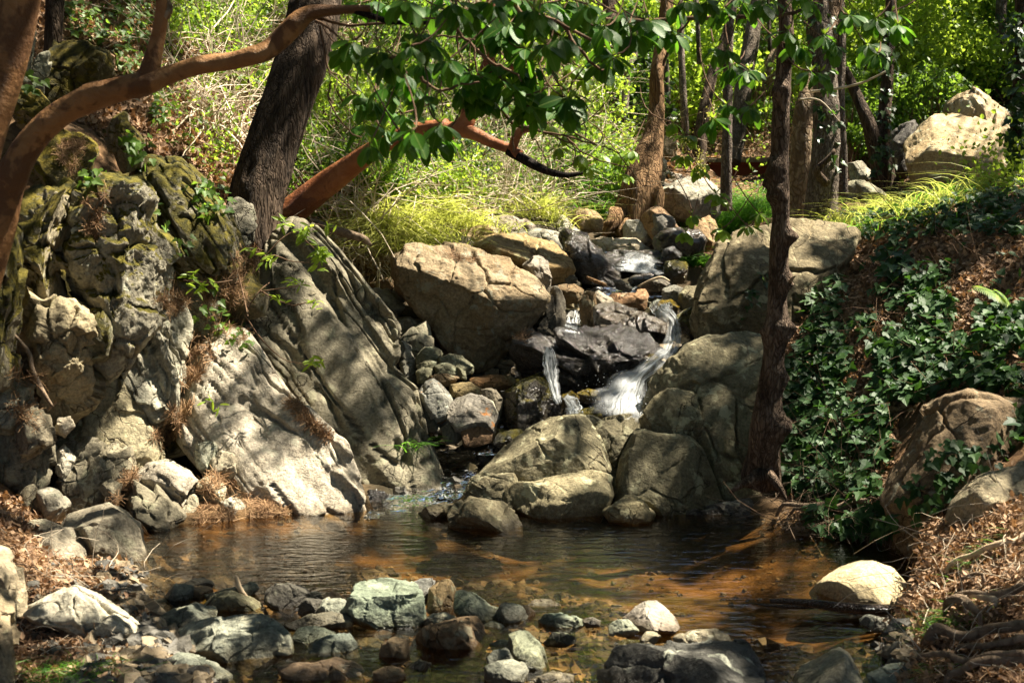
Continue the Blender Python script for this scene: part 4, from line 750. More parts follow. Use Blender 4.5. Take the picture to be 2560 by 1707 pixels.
# far right and path
RK('boulders of the far right bank', 'boulder', 'boulder', [
 ('C', '1602,930 1650,840 1740,758 1860,733 1950,758 2060,800 2200,860 2295,950 2280,1100 2265,1270 2150,1320 1900,1330 1780,1330 1700,1210 1640,1090', 12.3, 't', 'huge tan boulder with a sunlit top on the right above the ivy', dict(T=.8, facet=3, rough=.8, crag=.25, tilt=(0, .15), cuts=[((-.1, .85, .7), .55), ((-.3, -.1, 1), .72)])),
 ('C', '1860,740 1880,690 1950,635 2030,598 2120,658 2230,748 2315,850 2325,960 2250,1010 2000,880', 13.2, 't', 'sunlit boulder behind the huge tan boulder', dict(T=.5, facet=4, tint=(1.1, 1.15, 1.15))),
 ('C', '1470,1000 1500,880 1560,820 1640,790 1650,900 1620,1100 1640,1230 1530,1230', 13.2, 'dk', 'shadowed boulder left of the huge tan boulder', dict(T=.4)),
 ('C', '1195,1200 1240,1175 1310,1180 1440,1265 1400,1310 1205,1300', 11.3, 'g', 'low grey boulder in the grass left of the huge tan boulder', dict(tint=(.85, .85, .7))),
 ('C', '1205,1070 1290,1055 1375,1130 1355,1190 1225,1180', 12.5, 'g', 'pale-tipped boulder under the far planks', dict(tint=(.9, .9, .85))),
 ('C', '600,950 660,935 720,960 715,1020 640,1020', 18.2, 'b', 'brown boulder on the path behind the bridge', dict(sink=.2)),
 ('C', '330,1000 380,940 420,980 420,1030 340,1040', 18.4, 'g', 'dark boulder at the end of the bridge', dict(tint=(.5, .5, .45))),
 ('C', '0,930 30,885 75,920 85,1000 20,1015', 13.5, 'g', 'small boulder beside the trunk of the old tree', dict(tint=(.8, .75, .65))),
 ('B', '2210,940 2260,890 2310,900 2345,980 2300,1020 2220,1010', 13.2, 'b', 'brown boulder on the earthy path beside the old tree', {}),
 ('B', '2200,1060 2240,1030 2270,1060 2260,1110 2210,1110', 12.6, 'p', 'small pale boulder at the right of the old tree', dict(tint=(.9, .85, .75))),
 ('B', '2190,1140 2240,1120 2270,1160 2240,1200 2195,1200', 12.3, 'g', 'grey boulder touching the right side of the old tree', dict(tint=(.8, .75, .65))),
 ('B', '1900,940 1960,910 2040,920 2060,960 1960,980', 14.6, 'p', 'flat pale boulder on the earthy path left of the old tree', dict(tint=(.8, .7, .55))),
 ('B', '1350,1220 1380,1180 1420,1240 1410,1290 1360,1280', 11.4, 'g', 'grey boulder half hidden in the dry brush', dict(tint=(.9, .9, .85))),
])

# the cobbles packed between the larger stones of the near shallows
_r = np.random.default_rng(5); _taken = []
for ob in ROCKS:
    if ob['group'] == GF_:
        bb = [to_px(ob.location + Vector(v)) for v in ob.bound_box]; _taken.append((min(b[0] for b in bb), max(b[0] for b in bb), min(b[1] for b in bb), max(b[1] for b in bb)))
_reg = px('X', '300,1530 560,1440 860,1500 1100,1480 1300,1520 1280,1700 250,1700'); _n = 0
for _ in range(4000):
    if _n >= 34: break
    x, y = _r.uniform(240, 1800), _r.uniform(1420, 1700); w = _r.uniform(14, 52); h = w * _r.uniform(.38, .8)
    if sdist(np.array([x]), np.array([y]), _reg)[0] > 0 or abs(x - 600) < 60 and y < 1520 or any(a + w * .1 < x < b - w * .1 and c_ + 5 < y < d_ - h * .1 for a, b, c_, d_ in _taken): continue
    _taken.append((x - w, x + w, y - h, y + h)); a = np.linspace(0, 6.283, 9, endpoint=False); q = np.c_[x + np.cos(a) * w * _r.uniform(.8, 1.15, 9), y + np.sin(a) * h * _r.uniform(.8, 1.15, 9)]
    m = _r.choice(['v', 'o', 'g', 'dk', 'b', 'v']); t_ = _r.uniform(.6, 1.15)
    rock('X', q, float(PZ(x, y + h * .8, 0.)[1]) + .03, m, 'small wet cobble wedged between the larger stones of the near shallows', 'cobble', 'cobble', group='cobbles packed in the near shallows', tint=(t_, t_, t_ * .95), facet=4, sink=.3)
    _n += 1
# ------------------------------------------------------------------ water
M['drops'] = plain('water_drop', (.8, .82, .82), .3, 20, .05, 0.)
BV = BVHTree.FromPolygons([tuple(v) for v in np.vstack(SOLID_V)], [tuple(f) for f in np.vstack(SOLID_F)])
def drape(px_, py_):
    """what the line of sight through a photo pixel meets first: point, normal"""
    v = P(px_, py_, 5.) - CAM; h = BV.ray_cast(Vector(CAM), Vector(v).normalized(), 60)
    return (np.array(h[0]), np.array(h[1])) if h[0] is not None else (P(px_, py_, 20.), np.array([0, -1., 0]))
xs, ys = np.linspace(-3.6, 3.2, 60), np.linspace(-5, 7.6, 90); wx, wy = np.meshgrid(xs, ys); ii = (np.arange(89)[:, None] * 60 + np.arange(59)[None]).ravel()
tag(mk('water', np.c_[wx.ravel(), wy.ravel(), np.zeros(5400)], np.stack([ii, ii + 1, ii + 61, ii + 60], 1), M['pool']), kind='structure')
def sheet(name, z, rows, mat, n=9, m=10, amp=.012, uvk=1., lift=.0):
    """stream surface: rows of (left pixel, right pixel, distance, distance)"""
    A = np.array([P(*px(z, f'{a[0]},{a[1]}')[0], a[4]) for a in rows]); B_ = np.array([P(*px(z, f'{a[2]},{a[3]}')[0], a[4]) for a in rows])
    A, B_ = spline(A, n * len(rows)), spline(B_, n * len(rows)); t = np.linspace(0, 1, m)[None, :, None]; V = (A[:, None] * (1 - t) + B_[:, None] * t); k = len(A)
    V = V.reshape(-1, 3); V[:, 2] += amp * fbm(V * 9, 3, 31) + lift
    i = (np.arange(k - 1)[:, None] * m + np.arange(m - 1)[None]).ravel()
    return tag(mk(name, V, np.stack([i, i + 1, i + m + 1, i + m], 1), mat), kind='structure')
sheet('stream', 'H', [(700, 60, 1120, 60, 7.75), (690, 150, 1060, 140, 7.4), (560, 240, 1010, 230, 7.15), (430, 330, 960, 330, 6.95), (400, 390, 840, 400, 6.8), (330, 450, 720, 470, 6.6), (280, 500, 700, 520, 6.45)], M['stream'], amp=.02)
sheet('stream', 'E', [(1480, 545, 2300, 545, 9.75), (1500, 600, 2250, 600, 9.35), (1560, 640, 2260, 640, 9.1)], M['stream'])
sheet('stream', 'E', [(1850, 330, 2300, 330, 11.2), (1860, 345, 2290, 345, 10.6)], M['stream'])
sheet('stream', 'E', [(1250, 1240, 2150, 1240, 8.2), (1150, 1480, 2100, 1480, 7.5), (1000, 1600, 1900, 1600, 7.3)], M['stream'], lift=-.05)
def fall(z, rows, label, dep=None, off=.035, n=70, m=26, deep=.05, base=.0, n_drop=0):
    """falling water: a bulged sheet with its own thickness that follows the rock under it"""
    R = spline(np.array([(*px(z, f'{a[0]},{a[1]}')[0], a[2] * K9) for a in rows]), n); tg = nrm(np.gradient(R[:, :2], axis=0)); nr = np.stack([-tg[:, 1], tg[:, 0]], 1)
    u = np.linspace(-.5, .5, m); wob = 1 + .18 * vn(np.c_[np.arange(n) * .35, np.zeros(n), np.zeros(n)], 3)
    D = np.empty((n, m)); Q = R[:, None, :2] + nr[:, None] * (u[None, :, None] * (R[:, 2] * wob)[:, None, None])
    for i in range(n):
        for j in range(m): D[i, j] = drape(*Q[i, j])[0][1]
    if dep is not None: D = np.minimum(D, np.repeat(np.interp(np.linspace(0, 1, n), np.linspace(0, 1, len(dep)), dep)[:, None], m, 1))
    med = np.median(D, axis=1); D = np.clip(D, med[:, None] - .05, med[:, None] + .05)
    k = np.ones(9) / 9
    for _ in range(3):
        D = np.apply_along_axis(lambda a: np.convolve(np.r_[np.full(4, a[0]), a, np.full(4, a[-1])], k, 'valid'), 0, D)
        D = np.apply_along_axis(lambda a: np.convolve(np.r_[np.full(4, a[0]), a, np.full(4, a[-1])], k, 'valid'), 1, D)
    D = np.minimum.accumulate(D, axis=0) if base else D
    bul = np.cos(u * math.pi)[None] * deep * (1 + .5 * fbm(np.c_[np.repeat(np.arange(n) * .05, m), np.tile(u * 9, n), np.zeros(n * m)], 3, 8).reshape(n, m))
    V = np.array([P(*Q[i, j], D[i, j] - off - bul[i, j]) for i in range(n) for j in range(m)]); Bk = np.array([P(*Q[i, j], D[i, j] - off + .02) for i in range(n) for j in range(m)])
    uv = np.stack([np.tile(u + .5, n), np.repeat(np.linspace(0, 1, n), m)], 1)
    i = (np.arange(n - 1)[:, None] * m + np.arange(m - 1)[None]).ravel(); F = np.stack([i, i + 1, i + m + 1, i + m], 1)
    V2 = np.vstack([V, V + nrm(CAM - V) * .018])
    # separate threads of water in front of the sheet
    ns = max(8, int(R[:, 2].mean() * .09)); q = np.empty((ns, n, 3)); G = V.reshape(n, m, 3); ti = np.arange(n)
    for s_ in range(ns):
        uu = np.clip(rng.uniform(.06, .94) + .10 * vn(np.c_[ti * .06, np.full(n, s_ * 7.3), ti * 0], 5) + (.12 * rng.normal()) * (ti / n), .02, .98) * (m - 1); j0 = np.clip(uu.astype(int), 0, m - 2); w_ = (uu - j0)[:, None]
        q[s_] = G[ti, j0] * (1 - w_) + G[ti, j0 + 1] * w_ + nrm(CAM - G[ti, j0]) * rng.uniform(.01, .035)
    tv, tf = twigs(q, rng.uniform(.0008, .0026, ns), .002, 4); tu = np.stack([np.repeat(.2 + .6 * rng.random(ns), n * 4), np.tile(np.repeat(np.linspace(0, 1, n), 4), ns)], 1)
    k_ = 200 if n_drop else 0; b0 = G[-1 - rng.integers(0, n // 4, k_), rng.integers(0, m, k_)] + rng.normal(size=(k_, 3)) * [.05, .04, .035] + [0, -.03, .03]; sv, sf = _ico(0); sv = (sv[None] * rng.uniform(.0008, .0028, (k_, 1, 1)) + b0[:, None]).reshape(-1, 3)
    sf4 = np.concatenate([sf, sf[:, 2:]], 1)
    if k_: tag(mk('water_drops', sv, (np.arange(k_)[:, None, None] * 12 + sf[None]).reshape(-1, 3), M['drops']), kind='stuff')
    V2 = np.vstack([V, tv]); uv = np.vstack([uv, tu]); F = np.vstack([F, tf + len(V)])
    o = mk('waterfall', V2, F, M['fall'], uv=uv)
    return tag(o, kind='structure')
fall('E', [(2265, 738, 100), (2310, 800, 110), (2312, 900, 115), (2275, 990, 115), (2190, 1065, 120), (2090, 1150, 160), (2020, 1240, 300), (1985, 1340, 430), (1965, 1430, 440)], 'main', [8.42, 8.2, 8.0, 7.85, 7.72, 7.58, 7.45, 7.33, 7.25], deep=.06, n_drop=1)
fall('E', [(1490, 950, 50), (1500, 1000, 85), (1508, 1110, 105), (1522, 1180, 85), (1545, 1280, 60), (1565, 1330, 40)], 'thin', [7.9, 7.78, 7.66, 7.6, 7.5, 7.45], deep=.02)
fall('E', [(1655, 715, 80), (1650, 790, 95), (1635, 870, 120)], 'small', deep=.02)
fall('E', [(2120, 345, 210), (2110, 390, 250), (2100, 440, 300), (2095, 480, 320)], 'upper', [10.25, 10.2, 10.1, 10.0], deep=.04)
fall('E', [(1600, 1280, 50), (1650, 1330, 90), (1660, 1400, 120)], 'side', deep=.03)
fall('E', [(2155, 610, 55), (2180, 660, 75), (2230, 720, 120), (2290, 745, 120)], 'chute', deep=.015)
# ------------------------------------------------------------------ trees
TREES = {}
def pp(z, rows):
    """'x,y,d' rows of a survey sheet -> world points"""
    return np.array([P(*px(z, f'{a[0]},{a[1]}')[0], a[2]) for a in rows])
def rr(rows, i=3): return [a[i] * K9 * a[2] / FPX for a in rows]
def tree(name, z, rows, mat, label, cat='tree', group=None, branches=(), top=None, seg=28, ring=.03, **k):
    """rows: x, y, distance, radius on the sheet, from the foot up"""
    p = pp(z, rows); r = rr(rows); foot = p[0]
    if top: p = np.vstack([p, np.array(top[0])]); r = r + [top[1]]
    t = thing(name, foot, label, cat, group)
    V, a, b = tube(p, r, seg, ring, **k); solid(V, a); mk('trunk', V, [a, b], M[mat], t, loc=foot)
    for (bz, br, bm) in branches:
        q = pp(bz, br); V, a, b = tube(q, rr(br), 16, .03, rough=k.get('rough', 0) * .6, f=k.get('f', 10) * 1.4, lump=.08, seed=5); mk('branch', V, [a, b], M[bm], t, loc=foot); solid(V, a)
    TREES[label] = t; t['_top'] = list(map(float, p[-1]))
    return t
pine = tree('pine_tree', 'A', [(1690, 1640, 8.3, 170), (1650, 1480, 8.3, 180), (1700, 1200, 8.35, 172), (1830, 800, 8.45, 165), (1960, 420, 8.6, 158), (2050, 100, 8.75, 155), (2120, -250, 8.9, 150)], 'pine', 'thick dark pine leaning right, rooted on top of the rock outcrop',
     top=((-.55, 9.2, 6.6), .16), seg=72, ring=.018, rough=.13, f=9, elong=.16, lump=.05)
tree('arbutus_tree', 'A', [(1750, 1460, 8.75, 95), (1900, 1380, 8.75, 92), (2110, 1220, 8.75, 84), (2300, 1080, 8.7, 74), (2480, 960, 8.6, 62), (2700, 860, 8.5, 56), (2920, 830, 8.4, 54)], 'arbbark', 'smooth red arbutus trunk arching out from behind the leaning pine', lump=.12, rough=.03, f=8,
     branches=[('B', [(800, 850, 8.42, 55), (900, 850, 8.4, 60), (960, 790, 8.4, 58), (980, 690, 8.4, 46), (1060, 500, 8.4, 40), (1120, 350, 8.4, 36), (1150, 180, 8.4, 30), (1100, -60, 8.4, 26)], 'arbbark'),
               ('B', [(930, 850, 8.4, 50), (1020, 880, 8.35, 44), (1120, 930, 8.3, 38), (1230, 970, 8.25, 34), (1300, 1010, 8.2, 34)], 'arbbark'),
               ('B', [(1230, 985, 8.24, 33), (1330, 1040, 8.2, 34), (1420, 1090, 8.15, 30), (1520, 1130, 8.1, 24), (1620, 1145, 8.1, 18), (1720, 1130, 8.1, 12), (1830, 1110, 8.1, 3)], 'dead'),
               ('B', [(1255, 980, 8.22, 30), (1280, 900, 8.2, 32), (1320, 850, 8.2, 28), (1400, 840, 8.2, 18), (1500, 800, 8.2, 8)], 'arbbark'),
               ('B', [(1130, 470, 8.4, 30), (1220, 450, 8.35, 26), (1310, 420, 8.3, 20), (1420, 330, 8.3, 14), (1560, 230, 8.3, 8)], 'arbbark'),
               ('B', [(1110, 420, 8.4, 24), (1010, 260, 8.4, 18), (930, 200, 8.4, 13), (860, 100, 8.4, 9), (840, -60, 8.4, 6)], 'arbbark'),
               ('B', [(640, 900, 8.5, 14), (520, 700, 8.5, 11), (480, 500, 8.5, 8), (560, 380, 8.5, 6)], 'arbdim')])
kn = lambda z, x, y, d, r, h: (P(*px(z, f'{x},{y}')[0], d), r, h)
near = tree('arbutus_tree', 'A', [(-230, 2350, 4.5, 115), (-120, 1900, 4.5, 108), (-10, 1500, 4.5, 102), (60, 1200, 4.5, 98), (180, 960, 4.5, 95), (360, 770, 4.5, 92), (560, 660, 4.5, 90), (760, 590, 4.5, 88), (960, 540, 4.5, 80), (1080, 500, 4.5, 66), (1300, 430, 4.5, 60), (1560, 390, 4.5, 54), (1760, 320, 4.5, 58), (1900, 190, 4.5, 64), (2020, 90, 4.5, 52), (2200, 68, 4.5, 36), (2420, 60, 4.5, 28)],
     'arbdim', 'thick orange arbutus limb bending across the upper left, closest of the smooth limbs', lump=.17, rough=.05, f=9, seg=36, ring=.015, knobs=[kn('A', x, y, 4.45, r_, h_) for x, y, r_, h_ in [(300, 800, .03, .012), (560, 600, .05, .014), (930, 600, .045, .016), (1020, 530, .03, .01), (1290, 400, .03, .012), (1620, 350, .035, .014), (1740, 400, .04, .016), (1930, 140, .04, .014), (120, 1150, .05, .012)]],
     branches=[('A', [(950, 560, 4.5, 76), (985, 440, 4.5, 66), (1020, 300, 4.5, 52), (1050, 150, 4.5, 46), (1060, 0, 4.5, 42), (1050, -200, 4.5, 40)], 'arbdim'),
               ('A', [(1060, 120, 4.5, 40), (1110, 60, 4.5, 24), (1080, -20, 4.5, 16)], 'palebark'),
               ('A', [(2300, 62, 4.5, 26), (2500, 130, 4.5, 20), (2620, 150, 4.5, 16), (2800, 150, 4.5, 14)], 'dead'),
               ('A', [(2060, 140, 4.45, 13), (2130, 170, 4.45, 10), (2250, 280, 4.45, 7), (2350, 400, 4.45, 4)], 'twig')])
tree('dark_tree', 'A', [(-330, 1700, 3.7, 185), (-240, 1250, 3.7, 175), (-150, 900, 3.7, 168), (-65, 620, 3.7, 165), (10, 340, 3.7, 170), (70, 40, 3.7, 178), (120, -250, 3.7, 180), (160, -560, 3.7, 178), (190, -900, 3.7, 174), (220, -1300, 3.7, 168), (250, -1800, 3.7, 160)], 'arbdim', 'dim brown trunk filling the upper left corner', seg=40, rough=.035, f=9, lump=.06)
tree('dark_tree', 'A', [(330, 420, 8.2, 60), (350, 200, 8.2, 58), (370, -150, 8.3, 56)], 'pine', 'dark narrow trunk behind the pale rock in the upper left', rough=.12, lump=.1)
fore = tree('thin_tree', 'F', [(640, 1830, 6.5, 140), (655, 1700, 6.45, 122), (665, 1500, 6.4, 105), (690, 1250, 6.4, 78), (720, 1000, 6.4, 68), (735, 800, 6.4, 64), (745, 550, 6.4, 60), (755, 300, 6.4, 60), (765, 50, 6.4, 56), (755, -250, 6.4, 56), (770, -600, 6.4, 52), (790, -1000, 6.4, 50), (785, -1400, 6.4, 48)], 'redbrown',
     'thin knotty foreground tree standing at the water edge right of the cascade', top=((1.05, 6.7, 5.8), .07), seg=44, ring=.015, rough=.14, f=11, elong=.2, lump=.09, seed=3,
     knobs=[kn('F', 835, 240, 6.38, .035, .04), kn('F', 700, 250, 6.35, .03, .02), kn('F', 830, 530, 6.38, .04, .035), kn('F', 820, 850, 6.38, .05, .035), kn('F', 640, 870, 6.38, .05, .03), kn('F', 790, 1180, 6.38, .05, .035), kn('F', 770, 1480, 6.36, .06, .045), kn('F', 700, -120, 6.38, .05, .035), kn('C', 705, 1280, 6.36, .05, .04), kn('C', 720, 1100, 6.36, .05, .03), kn('C', 750, 600, 6.36, .04, .03)],
     branches=[('F', [(820, 540, 6.36, 16), (850, 500, 6.34, 9), (865, 495, 6.34, 3)], 'palebark'), ('F', [(640, 1790, 6.4, 60), (520, 1850, 6.35, 30), (430, 1910, 6.3, 10)], 'redbrown'), ('F', [(680, 1790, 6.38, 44), (760, 1880, 6.32, 24), (800, 1960, 6.28, 8)], 'redbrown')])
tree('twin_tree', 'C', [(1025, 1480, 9.6, 120), (1030, 1380, 9.6, 108), (1045, 1100, 9.6, 95), (1060, 800, 9.65, 86), (1050, 500, 9.7, 82), (1010, 200, 9.75, 78), (970, -200, 9.8, 72)], 'grybark', 'scaly grey trunk with ivy behind the thin foreground tree', top=((1.6, 10.2, 6.5), .1), seg=48, ring=.02, rough=.12, f=10, lump=.06, seed=9,
     branches=[('C', [(1060, 1200, 9.5, 30), (1000, 1120, 9.42, 26), (1060, 1050, 9.4, 20), (1120, 980, 9.4, 14)], 'redbrown'),
               ('C', [(960, 600, 9.55, 9), (1130, 580, 9.4, 9), (1300, 540, 9.3, 8), (1450, 468, 9.2, 6)], 'drytwig'), ('C', [(880, 650, 9.6, 8), (1020, 660, 9.5, 7), (1150, 800, 9.5, 3)], 'drytwig')])
tree('pale_tree', 'C', [(880, 1480, 10.2, 85), (885, 1300, 10.2, 75), (895, 1000, 10.2, 70), (920, 700, 10.25, 62), (1010, 450, 10.4, 50), (1080, 250, 10.5, 52), (1095, 0, 10.6, 54), (1100, -250, 10.7, 54)], 'palebark', 'pale smooth trunk squeezed between the thin tree and the scaly trunk', rough=.05, lump=.14, seg=32, seed=4)
tree('slender_tree', 'C', [(1170, 1280, 10.8, 34), (1165, 1000, 10.8, 33), (1150, 700, 10.8, 30), (1160, 300, 10.9, 28), (1150, -100, 11, 26)], 'grybark', 'slim grey trunk on the right side of the scaly trunk', rough=.08)
tree('slender_tree', 'C', [(405, 1380, 11.0, 42), (405, 1200, 11, 38), (412, 900, 11, 33), (418, 500, 11.1, 32), (425, 100, 11.2, 30), (430, -150, 11.2, 30)], 'grybark', 'slim scaly trunk standing in the grass before the bridge', rough=.1, f=14, lump=.06)
tree('leaning_tree', 'C', [(440, 1060, 15.5, 62), (480, 850, 15.6, 56), (530, 500, 15.8, 56), (580, 200, 16, 50), (640, -150, 16.2, 48)], 'grybark', 'grey trunk leaning right beyond the bridge', rough=.08, lump=.06)
tree('slender_tree', 'C', [(150, 1000, 14, 26), (130, 700, 14, 24), (115, 400, 14.1, 22), (105, 100, 14.2, 22), (100, -150, 14.3, 22)], 'grybark', 'straight slim trunk right of the old orange tree', rough=.06)
tree('leaning_tree', 'C', [(215, 1100, 14.5, 50), (250, 800, 14.6, 42), (300, 550, 14.8, 36), (350, 380, 15, 32), (430, 150, 15.2, 28), (480, -100, 15.4, 26)], 'redbrown', 'brown trunk leaning right at the left end of the bridge', rough=.1, lump=.08)
tree('old_tree', 'B', [(2040, 1560, 11.6, 230), (2050, 1450, 11.6, 180), (2090, 1250, 11.6, 130), (2140, 1050, 11.7, 100), (2180, 900, 11.8, 66), (2200, 700, 11.9, 50), (2200, 500, 11.9, 44), (2230, 300, 12, 42), (2270, 0, 12.1, 42), (2290, -200, 12.2, 40)], 'orbark', 'old orange-brown tree with a flared foot and spreading roots beside the stream', seg=56, ring=.025, rough=.17, f=6, elong=.1, lump=.05, seed=6,
     branches=[('B', [(1960, 1400, 11.45, 60), (1900, 1480, 11.35, 40), (1850, 1540, 11.3, 18)], 'orbark'), ('B', [(2010, 1450, 11.35, 34), (1960, 1510, 11.25, 20), (1980, 1560, 11.2, 8)], 'orbark'), ('B', [(1920, 1380, 11.4, 40), (1890, 1450, 11.3, 26), (1840, 1470, 11.3, 14)], 'orbark'),
               ('B', [(2170, 1300, 11.5, 60), (2200, 1250, 11.5, 50), (2205, 1350, 11.45, 40), (2190, 1430, 11.4, 20)], 'orbark')])
tree('pale_tree', 'C', [(620, 760, 18.5, 45), (615, 640, 18.5, 46), (625, 560, 18.5, 44)], 'orbark', 'short orange stump beyond the bridge, with pale limbs', rough=.05, branches=[('C', [(600, 570, 18.5, 34), (650, 520, 18.5, 30), (680, 430, 18.5, 26), (720, 330, 18.6, 20), (760, 200, 18.7, 16)], 'palebark'), ('C', [(660, 540, 18.5, 26), (720, 500, 18.4, 22), (760, 450, 18.4, 18)], 'palebark')])
tree('dark_tree', 'C', [(1440, 1280, 12.2, 85), (1410, 1000, 12.2, 66), (1440, 750, 12.3, 46), (1460, 500, 12.4, 40), (1475, 200, 12.5, 36), (1490, -150, 12.6, 34)], 'pine', 'dark ivy-clad trunk left of the huge tan boulder', rough=.16, lump=.16, branches=[('C', [(1400, 1020, 12.2, 60), (1330, 800, 12.2, 46), (1270, 650, 12.3, 36), (1180, 450, 12.4, 26)], 'pine')])
tree('dark_tree', 'C', [(2300, 1380, 9.2, 60), (2310, 1000, 9.2, 50), (2325, 600, 9.3, 48), (2340, 200, 9.4, 46), (2350, -200, 9.5, 44)], 'pine', 'dark trunk at the right edge in front of the huge tan boulder', rough=.14, lump=.15)
tree('slender_tree', 'C', [(2200, 760, 15.5, 40), (2205, 500, 15.5, 38), (2200, 200, 15.6, 36), (2210, -100, 15.7, 34)], 'grybark', 'grey trunk wrapped in leaves behind the sunlit boulder', rough=.1, lump=.1)
tree('crooked_tree', 'B', [(1880, 900, 14.6, 34), (1950, 820, 14.6, 26), (1990, 700, 14.6, 24), (2000, 550, 14.7, 22), (2020, 430, 14.7, 22), (2060, 350, 14.8, 18), (2080, 150, 14.9, 14)], 'grybark', 'crooked thin trunk left of the old orange tree', rough=.1, lump=.15)
tree('dark_tree', 'B', [(1900, 760, 15.5, 40), (1910, 500, 15.6, 46), (1900, 200, 15.8, 44), (1880, -100, 16, 42)], 'pine', 'dark ivy-covered trunk behind the crooked thin trunk', rough=.15, lump=.2)
tree('dark_tree', 'B', [(470, 560, 13.5, 80), (480, 200, 13.7, 78), (490, -200, 13.9, 74)], 'pine', 'broad dark trunk on the hillside behind the arbutus leaves', rough=.12, lump=.06)
tree('dark_tree', 'B', [(60, 420, 12.2, 46), (90, 100, 12.4, 44), (110, -200, 12.5, 42)], 'pine', 'dark trunk right behind the leaning pine', rough=.12)
for i, (x, y0, y1, d, r, lean, lab) in enumerate([(1760, 520, -100, 19, 16, 30, 'thin trunk far up the path, left of three'), (1850, 440, -100, 20, 14, -40, 'thin trunk far up the path between two saplings'), (1560, 420, -100, 17.5, 18, -60, 'thin grey trunk far behind the arbutus leaves'),
        (1720, 600, 0, 16, 12, 60, 'bare thin stem beside the earthy path'), (1600, 560, 60, 16, 10, 90, 'slanting bare stem beside the earthy path')]):
    tree('sapling', 'B', [(x, y0, d, r), (x + lean * .5, (y0 + y1) / 2, d, r * .9), (x + lean, y1, d + .2, r * .8)], 'redbrown', lab, rough=.08, lump=.1, seg=12)
for i, (x, y0, y1, d, r, lean, lab) in enumerate([(30, 900, -100, 17, 20, -30, 'pale sunlit stem at the left of the path'), (230, 420, -100, 17, 16, -20, 'thin stem above the left end of the bridge'), (1250, 760, 100, 15, 20, 70, 'shaded stem between the scaly trunk and the dark trunk'), (740, 900, 300, 15.5, 20, 10, 'pale stem just left of the thin foreground tree')]):
    tree('sapling', 'C', [(x, y0, d, r), (x + lean * .5, (y0 + y1) / 2, d, r * .9), (x + lean, y1, d + .2, r * .8)], 'grybark', lab, rough=.08, lump=.1, seg=12)
for z, x, y0, y1, d, r, lean, lab in [('B', 1450, 520, -80, 16.5, 15, 30, 'slim dark stem behind the lime leaves left of the crooked trunk'), ('B', 1790, 600, -80, 17, 14, -25, 'slim dark stem between the dark ivy trunk and the old tree'), ('B', 2120, 760, -60, 18, 14, -20, 'slim stem just left of the old tree'), ('B', 1280, 420, -80, 17, 16, -30, 'slim dark stem behind the red fork'), ('C', 400, 520, -80, 18, 16, 30, 'thin far stem behind the slim scaly trunk'), ('C', 700, 600, -60, 19, 15, -20, 'thin far stem behind the pale limbs of the stump'), ('C', 1600, 700, -60, 17.5, 18, -40, 'thin dark stem behind the bright shrubs, nearest the shadowed boulder'), ('C', 1880, 560, -60, 18.5, 18, 30, 'thin dark stem above the huge tan boulder'), ('C', 2120, 520, -60, 18.5, 18, -50, 'thin dark stem leaning left above the sunlit boulder')]:
    tree('sapling', z, [(x, y0, d, r), (x + lean * .5, (y0 + y1) / 2, d, r * .9), (x + lean, y1, d + .2, r * .75)], 'pine', lab, rough=.08, lump=.12, seg=12)
# ------------------------------------------------------------------ footbridge, far planks, driftwood, roots
def boxes(rows):
    Vs, Fs = [], []
    for (x0, x1, y0, y1, z0, z1) in rows:
        b = len(Vs) * 8; Vs.append(np.array([(x, y, z) for z in (z0, z1) for y in (y0, y1) for x in (x0, x1)], float)); Fs.append(np.array([(0, 2, 3, 1), (4, 5, 7, 6), (0, 1, 5, 4), (2, 6, 7, 3), (0, 4, 6, 2), (1, 3, 7, 5)]) + b)
    return np.vstack(Vs), np.vstack(Fs)
a0, a1 = P(*px('C', '262,1035')[0], 16.5), P(*px('C', '1360,1035')[0], 16.5)
br = thing('footbridge', (a0 + a1) / 2 - [0, 0, .5], 'low wooden footbridge with a red-brown steel beam behind the trees', 'bridge')
n = int((a1[0] - a0[0]) / .145); zt = a0[2]
mk('deck', *boxes([(a0[0] + i * .145, a0[0] + i * .145 + .132, 16.42, 17.75 + .05 * rng.random(), zt - .045, zt + .012 * rng.random()) for i in range(n)]), M['plank'], br, smooth=False, loc=br.location)
for y in (16.5, 17.5):
    mk('beam', *boxes([(a0[0] - .15, a1[0] + .1, y, y + .03, zt - .40, zt - .05), (a0[0] - .15, a1[0] + .1, y - .05, y + .08, zt - .43, zt - .402), (a0[0] - .15, a1[0] + .1, y - .05, y + .08, zt - .075, zt - .048)]), M['rust'], br, smooth=False, loc=br.location)
def log(name, z, rows, mat, label, cat, group=None, **k):
    p = pp(z, rows); rd = rr(rows)
    if name == 'exposed_root' and z == 'I':      # roots lie along the bank they come out of
        for _ in range(3):
            q = spline(np.c_[p, rd], 4 * len(p)); p, rd = q[:, :3], list(q[:, 3] * (1 if _ else .8)); break
        g = hgt(p[:, 0], p[:, 1]); p[:, 2] = np.where(p[:, 1] > 5.3, np.clip(p[:, 2], g - .01, g + .05), np.clip(p[:, 2], g + np.array(rd) * .5 + .006, g + np.array(rd) * 1.2 + .03)); p[:, 2] += .012 * fbm(p * 9, 2, 4); p[0, 2] -= .04; p[-1, 2] -= .04
    V, a, b = tube(p, rd, k.pop('seg', 18), .015, **k); solid(V, a)
    return tag(mk(name, V, [a, b], M[mat], loc=p[0]), label, cat, group)
for i, (y, lab) in enumerate([(985, 'top pale plank lying beyond the scaly trunk'), (1008, 'middle pale plank lying beyond the scaly trunk'), (1030, 'lowest pale plank lying beyond the scaly trunk')]):
    q = P(*px('C', f'1160,{y}')[0], 16.2 - .15 * i); V, F = boxes([(q[0], q[0] + .95, q[1], q[1] + .14, q[2] - .035, q[2] + .02)]); tag(mk('plank', V, F, M['plank'], smooth=False, loc=q), lab, 'plank', 'pale planks by the bridge')
